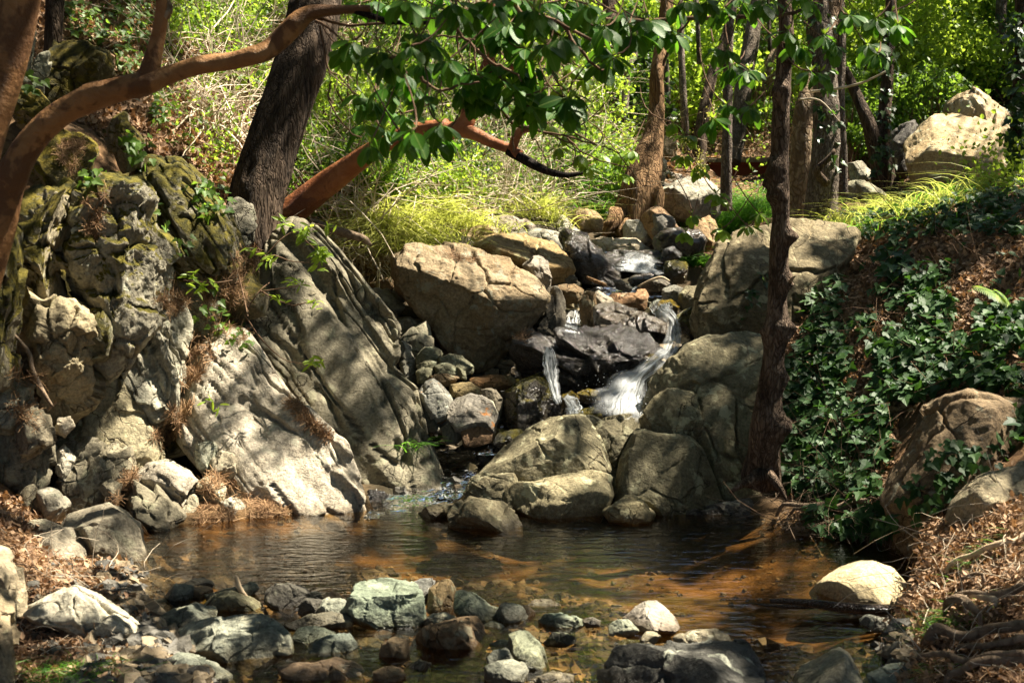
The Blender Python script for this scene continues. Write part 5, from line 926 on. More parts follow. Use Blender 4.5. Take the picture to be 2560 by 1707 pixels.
log('driftwood', 'I', [(690, 1030, 4.86, 18), (820, 1035, 4.85, 26), (1000, 1052, 4.84, 30), (1250, 1080, 4.82, 34), (1420, 1085, 4.81, 34), (1535, 1090, 4.8, 26)], 'drift', 'wet black log floating in front of the white boulder', 'log', rough=.2, f=20)
log('driftwood', 'I', [(580, 1048, 4.9, 3), (700, 1062, 4.88, 12), (860, 1072, 4.86, 14), (980, 1078, 4.85, 5)], 'drift', 'thin black stick beside the floating wet log', 'stick')
log('stick', 'G', [(1610, 1010, 5.0, 16), (1565, 950, 5.0, 18), (1545, 880, 5.0, 15), (1548, 868, 5.0, 10)], 'paleroot', 'pale upright stick poking out of the shallows', 'stick')
log('stick', 'E', [(1745, 505, 9.25, 9), (1800, 530, 9.2, 13), (1870, 555, 9.15, 10)], 'orbark', 'short brown stick lying in the upper stream', 'stick')
log('stick', 'E', [(2075, 565, 9.0, 5), (2160, 525, 8.98, 8), (2230, 506, 8.97, 9), (2285, 530, 8.96, 5)], 'paleroot', 'pale bent stick on a flat dark stone of the upper stream', 'stick')
GR = 'exposed roots on the banks'
for z, rows, mat, lab in [
  ('I', [(740, 150, 6.35, 16), (900, 120, 6.3, 26), (1020, 95, 6.28, 32), (1150, 75, 6.3, 26), (1260, 50, 6.35, 10)], 'root', 'upper thick mossy root below the ivy bank'),
  ('I', [(820, 190, 6.28, 12), (1000, 155, 6.22, 24), (1130, 138, 6.18, 30), (1230, 140, 6.15, 32), (1275, 180, 6.1, 28), (1300, 230, 6.05, 18), (1330, 270, 6.05, 6)], 'root', 'bent root knuckle at the top of the earth bank'),
  ('I', [(1850, 565, 4.62, 16), (1930, 590, 4.6, 26), (2050, 630, 4.55, 24), (2200, 650, 4.5, 26), (2420, 660, 4.5, 26)], 'paleroot', 'pale straight root along the edge of the sunny bank'),
  ('I', [(1860, 830, 4.35, 18), (1960, 790, 4.3, 32), (2080, 760, 4.25, 34), (2200, 720, 4.2, 34), (2420, 680, 4.15, 36)], 'root', 'long grey root climbing to the right edge'),
  ('I', [(1940, 770, 4.42, 16), (2020, 755, 4.4, 22), (2100, 750, 4.35, 14)], 'root', 'short grey root tip above the long grey root'),
  ('I', [(1840, 990, 4.3, 30), (1880, 940, 4.28, 48), (1950, 925, 4.25, 52), (2010, 960, 4.2, 40), (2080, 990, 4.15, 20)], 'root', 'hollow-looking thick root knee on the right shore'),
  ('I', [(1700, 1330, 4.2, 40), (1740, 1260, 4.18, 52), (1800, 1190, 4.16, 54), (1900, 1120, 4.12, 44), (2050, 1060, 4.08, 40), (2200, 990, 4.02, 44), (2420, 900, 3.95, 46)], 'root', 'thickest brown root running from the shore up to the right'),
  ('I', [(1960, 880, 4.3, 18), (2060, 840, 4.25, 26), (2160, 800, 4.2, 30), (2180, 760, 4.2, 14)], 'paleroot', 'pale forked root on the right shore'),
  ('I', [(1900, 1260, 4.05, 14), (2020, 1210, 4.0, 28), (2150, 1200, 3.95, 30), (2420, 1130, 3.9, 36)], 'root', 'root half buried in litter at the right edge'),
  ('I', [(1640, 1380, 4.1, 20), (1800, 1390, 4.0, 30), (2050, 1370, 3.9, 30), (2420, 1340, 3.8, 34)], 'root', 'lowest brown root in the lower right corner'),
  ('I', [(1830, 1520, 3.9, 30), (1980, 1440, 3.88, 40), (2200, 1410, 3.85, 44), (2420, 1430, 3.8, 40)], 'root', 'thick shaded root at the bottom right'),
  ('G', [(100, 1175, 4.5, 34), (220, 1170, 4.48, 38), (360, 1185, 4.45, 34), (480, 1240, 4.42, 34), (580, 1300, 4.4, 32), (660, 1390, 4.36, 16)], 'root', 'dark root lying against the white pointed boulder'),
  ('B', [(-60, 1440, 8.6, 20), (60, 1490, 8.55, 26), (180, 1530, 8.5, 28), (280, 1560, 8.45, 24), (330, 1600, 8.4, 12)], 'root', 'brown root at the foot of the dry slope behind the dark slab'),
  ('D', [(95, 880, 6.05, 10), (190, 1000, 6.02, 16), (210, 1100, 6.0, 16), (280, 1250, 5.98, 15), (345, 1350, 5.98, 8)], 'root', 'thin pale root hanging down the left outcrop'),
]:
    log('exposed_root', z, rows, mat, lab, 'root', GR, rough=.1, f=14, lump=.12)
# ------------------------------------------------------------------ plants
NGF = 2 * len(GF)
BV = BVHTree.FromPolygons([tuple(v) for v in np.vstack(SOLID_V)], [tuple(f) for f in np.vstack(SOLID_F)])
def inpoly(q, poly):
    c = np.zeros(len(q), bool); n = len(poly)
    for i in range(n):
        a, b = poly[i], poly[(i + 1) % n]; c ^= ((a[1] > q[:, 1]) != (b[1] > q[:, 1])) & (q[:, 0] < (b[0] - a[0]) * (q[:, 1] - a[1]) / (b[1] - a[1] + 1e-9) + a[0])
    return c
def lie(z, poly, n, ground=True, dmax=60, density=None):
    """n points lying on the ground (or on anything) in an area of the survey sheet: points, normals"""
    pl = px(z, poly); lo, hi = pl.min(0), pl.max(0); pts, nn = [], []
    q = lo + (hi - lo) * rng.random((int(n * 6), 2)); q = q[inpoly(q, pl)]
    if density is not None: q = q[rng.random(len(q)) < density(q)]
    for a in q:
        v = P(a[0], a[1], 5.) - CAM; h = BV.ray_cast(Vector(CAM), Vector(v).normalized(), dmax)
        if h[0] is None or (ground and h[2] >= NGF): continue
        pts.append(h[0]); nn.append(h[1])
        if len(pts) >= n: break
    N = np.array(nn); N = np.where((N[:, 2:] < -.2), -N, N)
    return np.array(pts), N
def cat_mesh(L):
    V, F, U, n = [], [], [], 0
    for v, f, u in L: V.append(v); F.append(f + n); U.append(u if u is not None else np.zeros((len(v), 2))); n += len(v)
    return np.vstack(V), np.vstack(F), np.vstack(U)
def stuff(name, V, F, mat, uv=None, label=None, **k):
    return tag(mk(name, V, F, M[mat], uv=uv, smooth=False), label, kind='stuff')
HILL = '380,-10 2560,-10 2560,480 2100,480 1700,480 1480,520 1200,540 900,520 840,680 760,560 690,560 640,480 520,470 380,330'
# undergrowth: small bright leaves in patches just above the slope
def patchy(sc, a, b, seed):
    return lambda q: np.clip((fbm(np.c_[q / sc, np.zeros(len(q))], 4, seed) - a) / (b - a), 0.03, 1) * np.where((q[:, 0] < 640) & (q[:, 1] > 110), .14, 1) * np.where((q[:, 0] > 1640) & (q[:, 0] < 2200) & (q[:, 1] > 330) & (q[:, 1] < 470), .05, 1)
p, N = lie('X', HILL, 36000, density=patchy(120, -.08, .2, 3)); d = p[:, 1]
hh = rng.exponential(.11, len(p)) * (.6 + .6 * np.clip(fbm(p * 1.1, 3, 5) + .5, 0, 1.5))
stuff('undergrowth', *leaves(ROUND, p + np.c_[rng.normal(0, .03, (len(p), 2)), hh], rdir(len(p), -.1), rdir(len(p), .8) + [.3, -.3, 0], rng.uniform(.018, .052, len(p)) * (d / 11) ** .6)[:2], 'lime')
p, N = lie('X', HILL, 26000, density=patchy(150, -.1, .2, 13)); d = p[:, 1]
stuff('undergrowth', *leaves(KITE, p + np.c_[rng.normal(0, .03, (len(p), 2)), rng.exponential(.10, len(p))], rdir(len(p), -.1), rdir(len(p), .8), rng.uniform(.03, .055, len(p)) * (d / 11) ** .6)[:2], 'mid')
# dead leaves on every slope
p1, n1 = lie('X', HILL, 15000); p2, n2 = lie('X', '60,0 420,0 600,380 720,600 500,520 330,420 200,300 60,150', 9000)
p3, n3 = lie('X', '1960,600 2560,480 2560,1100 2250,1020 2250,1320 2000,1330 1940,1150', 9500); p4, n4 = lie('X', '-20,1230 420,1330 420,1480 300,1707 -20,1707', 4200); p5, n5 = lie('X', '2250,1250 2560,1150 2560,1707 2200,1707', 3400)
p6, n6 = lie('X', '840,520 1000,560 960,680 860,700', 1200)
p = np.vstack([p1, p2, p3, p4, p5, p6]); N = np.vstack([n1, n2, n3, n4, n5, n6]); k = p[:, 2] > .012; p, N = p[k], N[k]
stuff('leaf_litter', *leaves(DEADL, p + N * rng.uniform(.002, .02, (len(p), 1)), rdir(len(p), -.1), N + .22 * rdir(len(p)), rng.uniform(.012, .036, len(p)) * np.clip(p[:, 1] / 6, .8, 1.7))[:2], 'litter')
# brown needles lying in the joints of the outcrop and on the shores
def needles(z, poly, n, ground=False, ln=(.05, .11)):
    p, N = lie(z, poly, int(n * .6), ground, density=lambda q: np.clip((fbm(np.c_[q / 30., np.zeros(len(q))], 3, 4) + .2) / .3, .05, 1)); D = rdir(len(p), -.5); D = nrm(D - N * (np.sum(D * N, 1)[:, None]) * .8); L = rng.uniform(*ln, len(p))
    t = np.linspace(-.5, .5, 3)[None, :, None]; q = (p + N * rng.uniform(.002, .016, (len(p), 1)))[:, None] + D[:, None] * t * L[:, None, None] + N[:, None] * (.25 - t * t) * (L * rng.uniform(-.05, .15, len(p)))[:, None, None]
    return twigs(q, rng.uniform(.0007, .0016, len(p)), .0006)
NL = [needles(*a) for a in [('D', '1430,480 1560,330 1700,300 1640,560 1600,760 1640,900 1500,960 1400,860 1300,620', 2200), ('D', '1250,900 1380,860 1420,1000 1330,1150 1180,1260 1160,1180', 1300), ('D', '1140,1350 1280,1320 1150,1560 1000,1700 980,1560', 1000),
   ('D', '1880,1290 1960,1330 2180,1560 2150,1590 1990,1460 1880,1340', 900), ('G', '1320,200 1480,200 1640,360 1900,430 1900,470 1500,540 1270,540 1320,380', 1800), ('G', '860,170 900,190 780,390 720,400', 500), ('D', '1000,660 1120,520 1250,600 1240,700 1090,760', 700),
   ('A', '380,950 560,900 500,1150 400,1180', 500), ('A', '880,900 1250,800 1600,1300 1480,1400 1000,1050', 3500, True), ('A', '1000,650 1560,700 1600,1150 1250,900', 2500, True), ('D', '560,0 700,-100 640,260 560,200', 400), ('X', '-20,1260 420,1330 400,1500 250,1707 -20,1707', 2200, True), ('X', '2260,1250 2560,1150 2560,1707 2200,1707', 1900, True), ('X', '1960,600 2200,560 2560,500 2560,700 2000,800', 1200, True),
   ('E', '1290,880 1390,860 1360,920 1280,960', 100), ('E', '730,330 1040,370 1000,410 850,390', 200), ('D', '60,1100 330,1150 380,1350 230,1500 60,1420', 500)]]
n0 = 0; VV, FF = [], []
for v, f in NL: VV.append(v); FF.append(f + n0); n0 += len(v)
stuff('pine_needles', np.vstack(VV), np.vstack(FF), 'needle')
# dry grey twigs tangled over the hillside
def brush(z, poly, n, ln, mat, up=.5, name='dry_twigs', r=(.0012, .004), sp=.9):
    p, N = lie(z, poly, n); K = 6; t = np.linspace(0, 1, K)[None, :, None]; D = rdir(len(p), up); L = rng.uniform(*ln, len(p))[:, None, None] * (p[:, 1] / 10)[:, None, None] ** .5
    B_ = rdir(len(p), -.5); q = p[:, None] + N[:, None] * .03 + L * (D[:, None] * t + B_[:, None] * t * t * sp + .06 * np.cumsum(rng.normal(size=(len(p), K, 3)), 1) * t)
    q[:, :, 2] = np.maximum(q[:, :, 2], hgt(q[:, :, 0], q[:, :, 1]) + .01)
    stuff(name, *twigs(q, rng.uniform(*r, len(p)) * (p[:, 1] / 10), .0008), mat)
brush('X', '380,-10 1500,-10 1500,420 1350,560 1000,520 860,700 780,560 640,480 430,300', 3000, (.25, .9), 'drytwig', r=(.0025, .0085))
brush('X', '1100,380 1340,330 1420,520 1150,540', 500, (.3, .7), 'drytwig', .9)
brush('X', '830,560 990,560 960,680 850,700', 260, (.15, .4), 'drytwig', -.2)
brush('X', '1900,-10 2560,-10 2560,330 2150,400 1900,420', 1300, (.4, 1.1), 'twig', .9, r=(.002, .005))
brush('X', '1960,600 2560,500 2560,1100 2240,1020 2230,1320 1980,1330', 500, (.15, .6), 'twig', .0, 'dry_twigs')
brush('X', '1930,1200 2240,1180 2240,1350 1960,1350', 380, (.08, .25), 'root', -.3, 'dry_twigs', sp=1.6)
brush('X', '2260,1250 2560,1150 2560,1707 2200,1707', 160, (.1, .35), 'drytwig', .1, 'dry_twigs')
brush('X', '-20,1260 400,1330 400,1480 250,1707 -20,1707', 90, (.1, .3), 'drytwig', .1, 'dry_twigs')
# ivy on the right bank
def ivy(z, poly, n, size, ground=True, off=(.01, .09), density=None):
    p, N = lie(z, poly, n, ground, density=density); N2 = nrm(N * .8 + [0.1, -.25, .55] + .45 * rng.normal(size=N.shape))
    D = np.array([0, -.2, -1.]) + .75 * rng.normal(size=N.shape); D = D - N2 * np.sum(D * N2, 1)[:, None] * .9
    return leaves(IVY, p + N * rng.uniform(*off, (len(p), 1)), D, N2, rng.uniform(*size, len(p)))
gap = lambda q: np.clip((fbm(np.c_[q / 90., np.zeros(len(q))], 3, 77) + .12 + np.clip((q[:, 1] - 760) / 420, -.45, .3)) / .3, .03, 1)
V, F, U = cat_mesh([ivy('X', '1985,640 2120,590 2350,545 2570,520 2570,1120 2230,1000 2240,1200 2230,1330 2040,1345 1960,1230 1950,800', 3300, (.03, .075), density=gap), ivy('I', '1540,350 1720,100 1800,-20 2100,20 2352,-60 2352,110 2100,180 1950,330 1880,480 1650,500', 90, (.03, .06), False, (.01, .05)),
   ivy('C', '1120,1400 1400,1440 2352,1250 2352,1560 1300,1568', 700, (.035, .06)), ivy('I', '1420,440 1560,380 1560,560 1480,620 1300,590', 90, (.03, .055), False), ivy('I', '700,150 850,160 1300,330 1300,420 900,420', 110, (.03, .05))])
stuff('ivy', V, F, 'ivy')
V, F, U = cat_mesh([ivy('A', '400,0 1000,0 900,600 700,700 600,400 380,200', 420, (.035, .06)), ivy('A', '980,620 1100,700 1050,860 960,820', 40, (.04, .06)), ivy('A', '840,900 960,930 940,1100 840,1080', 34, (.04, .06), False), ivy('A', '530,1120 680,1130 670,1240 540,1240', 26, (.035, .055), False), ivy('A', '1260,1190 1480,1240 1480,1440 1300,1400', 60, (.04, .06), False),
   ivy('D', '1260,720 1440,640 1480,860 1420,900 1300,850', 20, (.03, .05), False), ivy('D', '1420,820 1640,800 1650,960 1560,980 1450,900', 30, (.025, .04), False), ivy('A', '80,430 250,520 260,620 120,640', 22, (.04, .06), False), ivy('D', '960,80 1040,90 1040,200 980,180', 10, (.035, .05), False), ivy('D', '1080,280 1180,290 1170,360 1090,340', 8, (.03, .045), False)])
stuff('ivy', V, F, 'mid')
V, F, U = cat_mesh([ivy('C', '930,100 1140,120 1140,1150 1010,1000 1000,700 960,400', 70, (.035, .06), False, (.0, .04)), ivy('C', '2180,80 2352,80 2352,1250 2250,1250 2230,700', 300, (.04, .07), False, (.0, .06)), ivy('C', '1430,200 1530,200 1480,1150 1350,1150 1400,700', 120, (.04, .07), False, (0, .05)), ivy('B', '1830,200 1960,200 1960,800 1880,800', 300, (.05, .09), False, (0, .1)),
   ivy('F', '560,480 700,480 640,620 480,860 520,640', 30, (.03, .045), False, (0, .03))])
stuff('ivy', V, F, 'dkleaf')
# grass clumps
def clump(z, x, y, n, spread, ln, mat, label, lean=(0, -.4, 0), d=None, w=(.002, .005), droop=1.0):
    n = int(n * .75)
    c = P(*px(z, f'{x},{y}')[0], d) if d else drape(*px(z, f'{x},{y}')[0])[0]
    b = c + rng.normal(size=(n, 3)) * [spread, spread * .7, 0]; b[:, 2] = np.maximum(hgt(b[:, 0], b[:, 1]), c[2] - .12) - .01
    le = rng.normal(size=(n, 3)) * [1, 1, 0] * .6 + np.array(lean) * .75
    V, F = blades(b, le, rng.uniform(*ln, n), rng.uniform(*w, n), droop=droop)
    tag(mk('grass_clump', V, F, M[mat], smooth=False, loc=c), label, 'grass clump', 'clumps of long grass')
clump('E', 620, 190, 800, .15, (.22, .42), 'grass', 'large yellow clump of long grass hanging over the bank behind the biggest boulder', (-.2, -1.0, 0), droop=1.35, w=(.0025, .006))
clump('E', 450, 230, 800, .11, (.22, .42), 'grass', 'pale yellow straw-like clump drooping down the bank at the far left of the grasses', (-.2, -1.2, 0), droop=1.6, w=(.0025, .006))
clump('E', 860, 110, 650, .17, (.2, .38), 'grass', 'yellow-green clump at the upper right of the hanging grasses', (.1, -.8, 0), droop=1.25, w=(.0025, .006))
clump('B', 1440, 1400, 700, .16, (.25, .42), 'grass', 'lime clump of grass among the dry brush above the cascade', (0, -.4, 0))
clump('B', 1680, 1330, 800, .26, (.25, .5), 'grassg', 'dark green clump of grass left of the old tree', (0, -.3, 0))
clump('C', 560, 1420, 1500, .24, (.35, .62), 'grassg', 'tall bright green clump of grass left of the thin foreground tree', (.1, -.35, 0), w=(.002, .004))
clump('C', 420, 1500, 700, .14, (.25, .45), 'grassg', 'green clump of grass at the foot of the slim scaly trunk', (-.1, -.5, 0))
clump('C', 1300, 1430, 900, .26, (.2, .4), 'grass', 'sunny clump of grass right of the scaly trunk', (.1, -.3, 0))
clump('C', 1560, 1400, 600, .3, (.15, .34), 'grassg', 'wide sunny clump of grass at the edge of the ivy bank', (.2, -.2, 0))
clump('C', 1750, 1400, 260, .2, (.25, .5), 'grass', 'thin clump of grass below the huge tan boulder', (.1, -.2, 0))
clump('F', 250, 340, 360, .07, (.12, .25), 'grassg', 'small green clump hanging beside the huge lichen-spotted boulder', (-.2, -.7, 0))
clump('E', 590, 1470, 90, .04, (.08, .2), 'grassg', 'wispy tuft on the edge of the dark cracked slab', (.1, -.4, 0))
clump('G', 480, 1530, 420, .06, (.07, .15), 'grassg', 'bright green tuft at the bottom left corner', (0, -.1, 0), w=(.001, .002))
clump('G', 120, 1520, 160, .08, (.05, .12), 'grassg', 'thin low tuft beside the tall shaded boulder', (0, -.1, 0), w=(.001, .002))
clump('I', 1720, 1190, 420, .055, (.04, .09), 'grassg', 'low dense green tuft on the right shore by the small white stone', (-.3, -.3, 0), w=(.001, .002))
clump('I', 1900, 1185, 300, .035, (.04, .08), 'grassg', 'sunny little tuft among the shore roots', (0, -.2, 0), w=(.001, .002))
clump('I', 2110, 720, 160, .05, (.05, .1), 'grassg', 'small tuft under the sunny root bank edge', (-.2, -.3, 0), w=(.001, .002))
clump('I', 1800, 1480, 160, .05, (.04, .09), 'grassg', 'small tuft near the lower right corner', (0, -.2, 0), w=(.001, .002))
clump('I', 2090, 1080, 120, .04, (.04, .08), 'grassg', 'tiny tuft between two thick roots', (0, -.2, 0), w=(.001, .002))
# shrubs
def shrub(z, x, y, d, R, H, n, size, mat, label, stems=9, tm=ROUND, cat='shrub', dens=1.):
    c = P(*px(z, f'{x},{y}')[0], d); g = float(hgt(c[0], c[1])); base = np.array([c[0], c[1], g]); t = thing('shrub', base, label, cat, 'leafy shrubs of the far slope')
    m = max(14, int(n / 34)); a = rdir(m, .1); rad = rng.uniform(.35, 1, (m, 1)) ** .6; cc = c + a * rad * np.array([R, R * .8, H]); cc[:, 2] = np.maximum(cc[:, 2], g + .05)
    pos = np.repeat(cc, n // m, 0); pos = pos + rng.normal(size=pos.shape) * R * .095
    V, F, U = leaves(tm, pos, rdir(len(pos), -.25), rdir(len(pos), .9) + [.3, 0, 0], rng.uniform(.6, 1.3, len(pos)) * size)
    mk('foliage', V, F, M[mat], t, smooth=False, loc=base)
    k = np.linspace(0, 1, 7)[None, :, None]; e = cc[rng.integers(0, m, stems * 3)]; s = base + rng.normal(size=(len(e), 3)) * [R * .12, R * .1, 0]
    q = s[:, None] * (1 - k) + e[:, None] * k + (k * (1 - k)) * rng.normal(size=(len(e), 1, 3)) * R * .5
    mk('stem', *twigs(q, rng.uniform(.006, .014, len(e)), .002, 5), M['twig'], t, loc=base)
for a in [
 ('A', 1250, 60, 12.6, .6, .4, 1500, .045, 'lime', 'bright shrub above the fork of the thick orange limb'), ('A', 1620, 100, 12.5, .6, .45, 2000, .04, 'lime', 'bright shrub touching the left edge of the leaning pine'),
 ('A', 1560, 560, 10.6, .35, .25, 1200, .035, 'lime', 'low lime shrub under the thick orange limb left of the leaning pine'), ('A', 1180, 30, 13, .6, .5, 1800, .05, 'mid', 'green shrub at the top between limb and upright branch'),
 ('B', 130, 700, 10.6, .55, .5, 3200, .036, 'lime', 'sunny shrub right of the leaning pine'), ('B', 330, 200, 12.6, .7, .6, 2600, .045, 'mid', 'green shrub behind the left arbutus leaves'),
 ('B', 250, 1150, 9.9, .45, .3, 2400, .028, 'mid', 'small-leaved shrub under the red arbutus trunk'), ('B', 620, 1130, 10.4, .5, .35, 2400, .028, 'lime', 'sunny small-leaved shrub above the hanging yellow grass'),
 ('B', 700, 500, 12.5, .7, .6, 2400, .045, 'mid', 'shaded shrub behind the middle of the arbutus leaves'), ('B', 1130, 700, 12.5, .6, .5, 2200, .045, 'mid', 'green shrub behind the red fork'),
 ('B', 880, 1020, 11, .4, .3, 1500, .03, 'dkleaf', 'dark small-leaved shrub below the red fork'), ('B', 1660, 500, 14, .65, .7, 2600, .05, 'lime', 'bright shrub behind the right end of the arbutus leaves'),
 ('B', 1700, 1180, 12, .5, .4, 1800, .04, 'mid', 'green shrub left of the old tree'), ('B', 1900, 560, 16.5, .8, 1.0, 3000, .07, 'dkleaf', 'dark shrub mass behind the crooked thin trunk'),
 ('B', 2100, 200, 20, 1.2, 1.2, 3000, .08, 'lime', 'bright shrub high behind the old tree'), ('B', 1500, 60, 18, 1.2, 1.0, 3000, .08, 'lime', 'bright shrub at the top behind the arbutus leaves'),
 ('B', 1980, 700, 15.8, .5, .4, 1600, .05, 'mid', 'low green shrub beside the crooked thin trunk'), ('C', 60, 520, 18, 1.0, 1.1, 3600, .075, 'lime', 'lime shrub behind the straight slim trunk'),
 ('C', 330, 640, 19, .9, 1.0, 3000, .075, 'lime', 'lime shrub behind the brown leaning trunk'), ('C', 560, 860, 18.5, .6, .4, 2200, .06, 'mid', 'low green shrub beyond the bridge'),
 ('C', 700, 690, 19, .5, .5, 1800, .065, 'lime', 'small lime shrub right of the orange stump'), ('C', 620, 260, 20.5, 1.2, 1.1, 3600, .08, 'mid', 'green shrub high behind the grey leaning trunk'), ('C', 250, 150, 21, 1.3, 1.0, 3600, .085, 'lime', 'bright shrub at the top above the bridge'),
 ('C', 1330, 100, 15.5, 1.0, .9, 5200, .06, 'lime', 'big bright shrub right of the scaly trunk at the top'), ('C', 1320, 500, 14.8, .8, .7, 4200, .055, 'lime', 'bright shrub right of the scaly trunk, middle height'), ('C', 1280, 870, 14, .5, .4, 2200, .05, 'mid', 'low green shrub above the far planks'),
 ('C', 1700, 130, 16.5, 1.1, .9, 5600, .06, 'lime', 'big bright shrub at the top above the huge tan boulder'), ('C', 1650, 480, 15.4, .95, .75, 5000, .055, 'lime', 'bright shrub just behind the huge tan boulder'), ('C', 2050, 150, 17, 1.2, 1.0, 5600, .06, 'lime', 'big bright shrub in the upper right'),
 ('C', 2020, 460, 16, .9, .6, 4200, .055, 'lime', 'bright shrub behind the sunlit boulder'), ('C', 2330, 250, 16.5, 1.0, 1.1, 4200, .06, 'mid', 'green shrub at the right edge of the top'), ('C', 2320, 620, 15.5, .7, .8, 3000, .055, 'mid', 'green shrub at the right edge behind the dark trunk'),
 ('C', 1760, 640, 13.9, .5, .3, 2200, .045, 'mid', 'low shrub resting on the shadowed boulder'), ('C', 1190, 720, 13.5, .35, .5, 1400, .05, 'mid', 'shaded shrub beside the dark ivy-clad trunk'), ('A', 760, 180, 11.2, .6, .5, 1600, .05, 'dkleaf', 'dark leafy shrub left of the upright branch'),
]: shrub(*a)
# ferns
def fern(z, x, y, d, fronds, label, mat='lime'):
    c = P(*px(z, f'{x},{y}')[0], d); V, F, U = [], [], []; L = []; SP = []
    for (dx, dy, dz, ln) in fronds:
        t = np.linspace(0, 1, 26); D = nrm(np.array([dx, dy, dz], float)); q = c + D * ln * t[:, None] + np.array([0, 0, -.45 * ln]) * (t ** 2)[:, None]; tg = nrm(np.gradient(q, axis=0)); sdv = nrm(np.cross(tg, [0, -.4, 1.])); SP.append(q[::5])
        w = ln * .30 * np.sin(np.clip(t * 1.0 + .12, 0, 1) * math.pi) ** .8 * (1 - t * .4)
        for s in (1, -1): L.append(leaves(SLIM, q[3:], sdv[3:] * s + tg[3:] * .35, np.cross(sdv[3:], tg[3:]) + [0, 0, .3], w[3:] + .006))
    V, F, U = cat_mesh(L); t = thing('fern', c, label, 'fern', None); mk('frond', V, F, M[mat], t, loc=c, smooth=False)
    mk('stem', *twigs(np.array(SP), .003, .001, 4), M['grassg'], t, loc=c)
fern('F', 2270, 700, 6.55, [(-.75, -.3, .75, .34), (-.45, -.2, .75, .2)], 'bright fern arching over the ivy bank near the right edge')
fern('C', 2250, 1330, 9.5, [(-.9, -.1, .75, .62), (-.7, -.3, .5, .4), (.2, -.3, .8, .5), (-.3, -.4, .8, .45)], 'shaded fern in front of the huge tan boulder', 'mid')
# lime-leaved sprigs on thin stems over the outcrop
sp = thing('sapling', P(*px('D', '1600,700')[0], 7.2), 'young plant with thin stems and lime lobed leaves over the dark cracked slab', 'sapling')
ST = [[(1620, 760), (1560, 500), (1500, 340)], [(1620, 700), (1700, 590), (1760, 540)], [(1690, 600), (1820, 580), (1960, 560)], [(1700, 590), (1800, 650), (1920, 690)], [(1600, 750), (1700, 900), (1850, 1040), (1990, 1070)], [(1520, 525), (1400, 540), (1200, 525)], [(1700, 400), (1780, 360), (1900, 400), (2020, 410)], [(1650, 480), (1800, 290), (1900, 215), (1960, 205)], [(1960, 205), (2060, 160), (2140, 180)], [(1690, 420), (1740, 370), (1660, 335)], [(1920, 690), (2010, 670), (2060, 660)], [(1990, 260), (2060, 330), (2080, 400)]]
V, F = [], []; n0 = 0
for s in ST:
    q = spline(np.array([P(*px('D', f'{a},{b}')[0], 7.02 + .05 * math.sin(a)) for a, b in s]), 9)[None]; v, f = twigs(q, .004, .002, 5); V.append(v); F.append(f + n0); n0 += len(v)
mk('stem', np.vstack(V), np.vstack(F), M['twig'], sp, loc=sp.location)
L = []
for (x, y, k) in [(1300, 560, 16), (1230, 510, 6), (1370, 520, 7), (1660, 330, 9), (1740, 400, 9), (1870, 150, 9), (1960, 215, 12), (2000, 180, 8), (2070, 310, 14), (2090, 380, 12), (2110, 350, 8), (2080, 430, 6), (2140, 190, 8), (1930, 520, 7), (1960, 560, 5), (1815, 640, 8), (2055, 665, 9), (2040, 1065, 10), (2080, 1050, 5), (2000, 250, 8), (1375, 1310, 4), (1430, 1360, 3)]:
    c = P(*px('D', f'{x},{y}')[0], 6.98 if y < 1200 else 6.7); th = rng.uniform(0, 2 * math.pi, k); D = np.stack([np.cos(th), -.4 + .3 * rng.normal(size=k), np.sin(th) * .6 - .15], 1)
    L.append(leaves(LANCE, c + rng.normal(size=(k, 3)) * .012, D, np.array([.2, -.6, .7]) + .4 * rng.normal(size=(k, 3)), rng.uniform(.035, .065, k)))
V, F, U = cat_mesh(L); mk('foliage', V, F, M['lime'], sp, loc=sp.location, smooth=False)
# arbutus leaves hanging into the picture
WH = dict(B=[(450, 400), (650, 210), (620, 620), (590, 880), (390, 740), (330, 940), (1060, 500), (1170, 130), (1350, 620), (1390, 440), (1620, 660), (840, 400), (1100, 600), (700, 60), (850, 50), (960, 70), (1050, 50), (1180, 60), (1400, 80), (1600, 80), (270, 50), (370, 40), (200, 310), (150, 360), (330, 660), (1250, 590), (1400, 560), (1600, 620), (1750, 90), (1800, 200), (1910, 410), (1650, 220), (1580, 260), (1850, 290), (1280, 90), (1330, 20), (520, 30), (600, 320), (1120, 170), (1010, 200), (930, 560), (980, 480), (1050, 640), (1340, 300), (1480, 330), (780, 860), (560, 520), (530, 940), (720, 930), (800, 900), (470, 480), (690, 650), (1000, 640), (1650, 680), (1300, 660), (1150, 420), (300, 850), (1330, 720), (1820, 420), (1450, 640), (900, 430), (660, 440), (420, 560), (600, 40), (1700, 40), (1230, 180), (1040, 240), (2060, 250), (2200, 200), (1960, 100), (1150, 30), (800, 20), (1480, 30), (640, 270), (720, 300), (380, 340), (280, 620), (560, 750), (430, 880), (1060, 560), (1180, 560), (1290, 470), (1380, 700), (1600, 720), (1100, 230), (1200, 260), (900, 100), (1330, 130), (990, 110), (1560, 140), (1440, 160)],
          C=[(150, 30), (350, 60), (560, 70), (0, 200), (80, 250), (340, 320), (430, 340), (440, 460), (560, 480), (420, 700), (560, 720), (330, 790), (820, 230), (890, 320), (1030, 260), (1130, 320), (940, 480), (1020, 500), (870, 10), (960, 10), (1190, 130), (1260, 110), (1370, 130), (1490, 90), (1530, 180), (1330, 310), (700, 10), (480, 20), (250, 20), (60, 60), (650, 40), (1400, 330)])
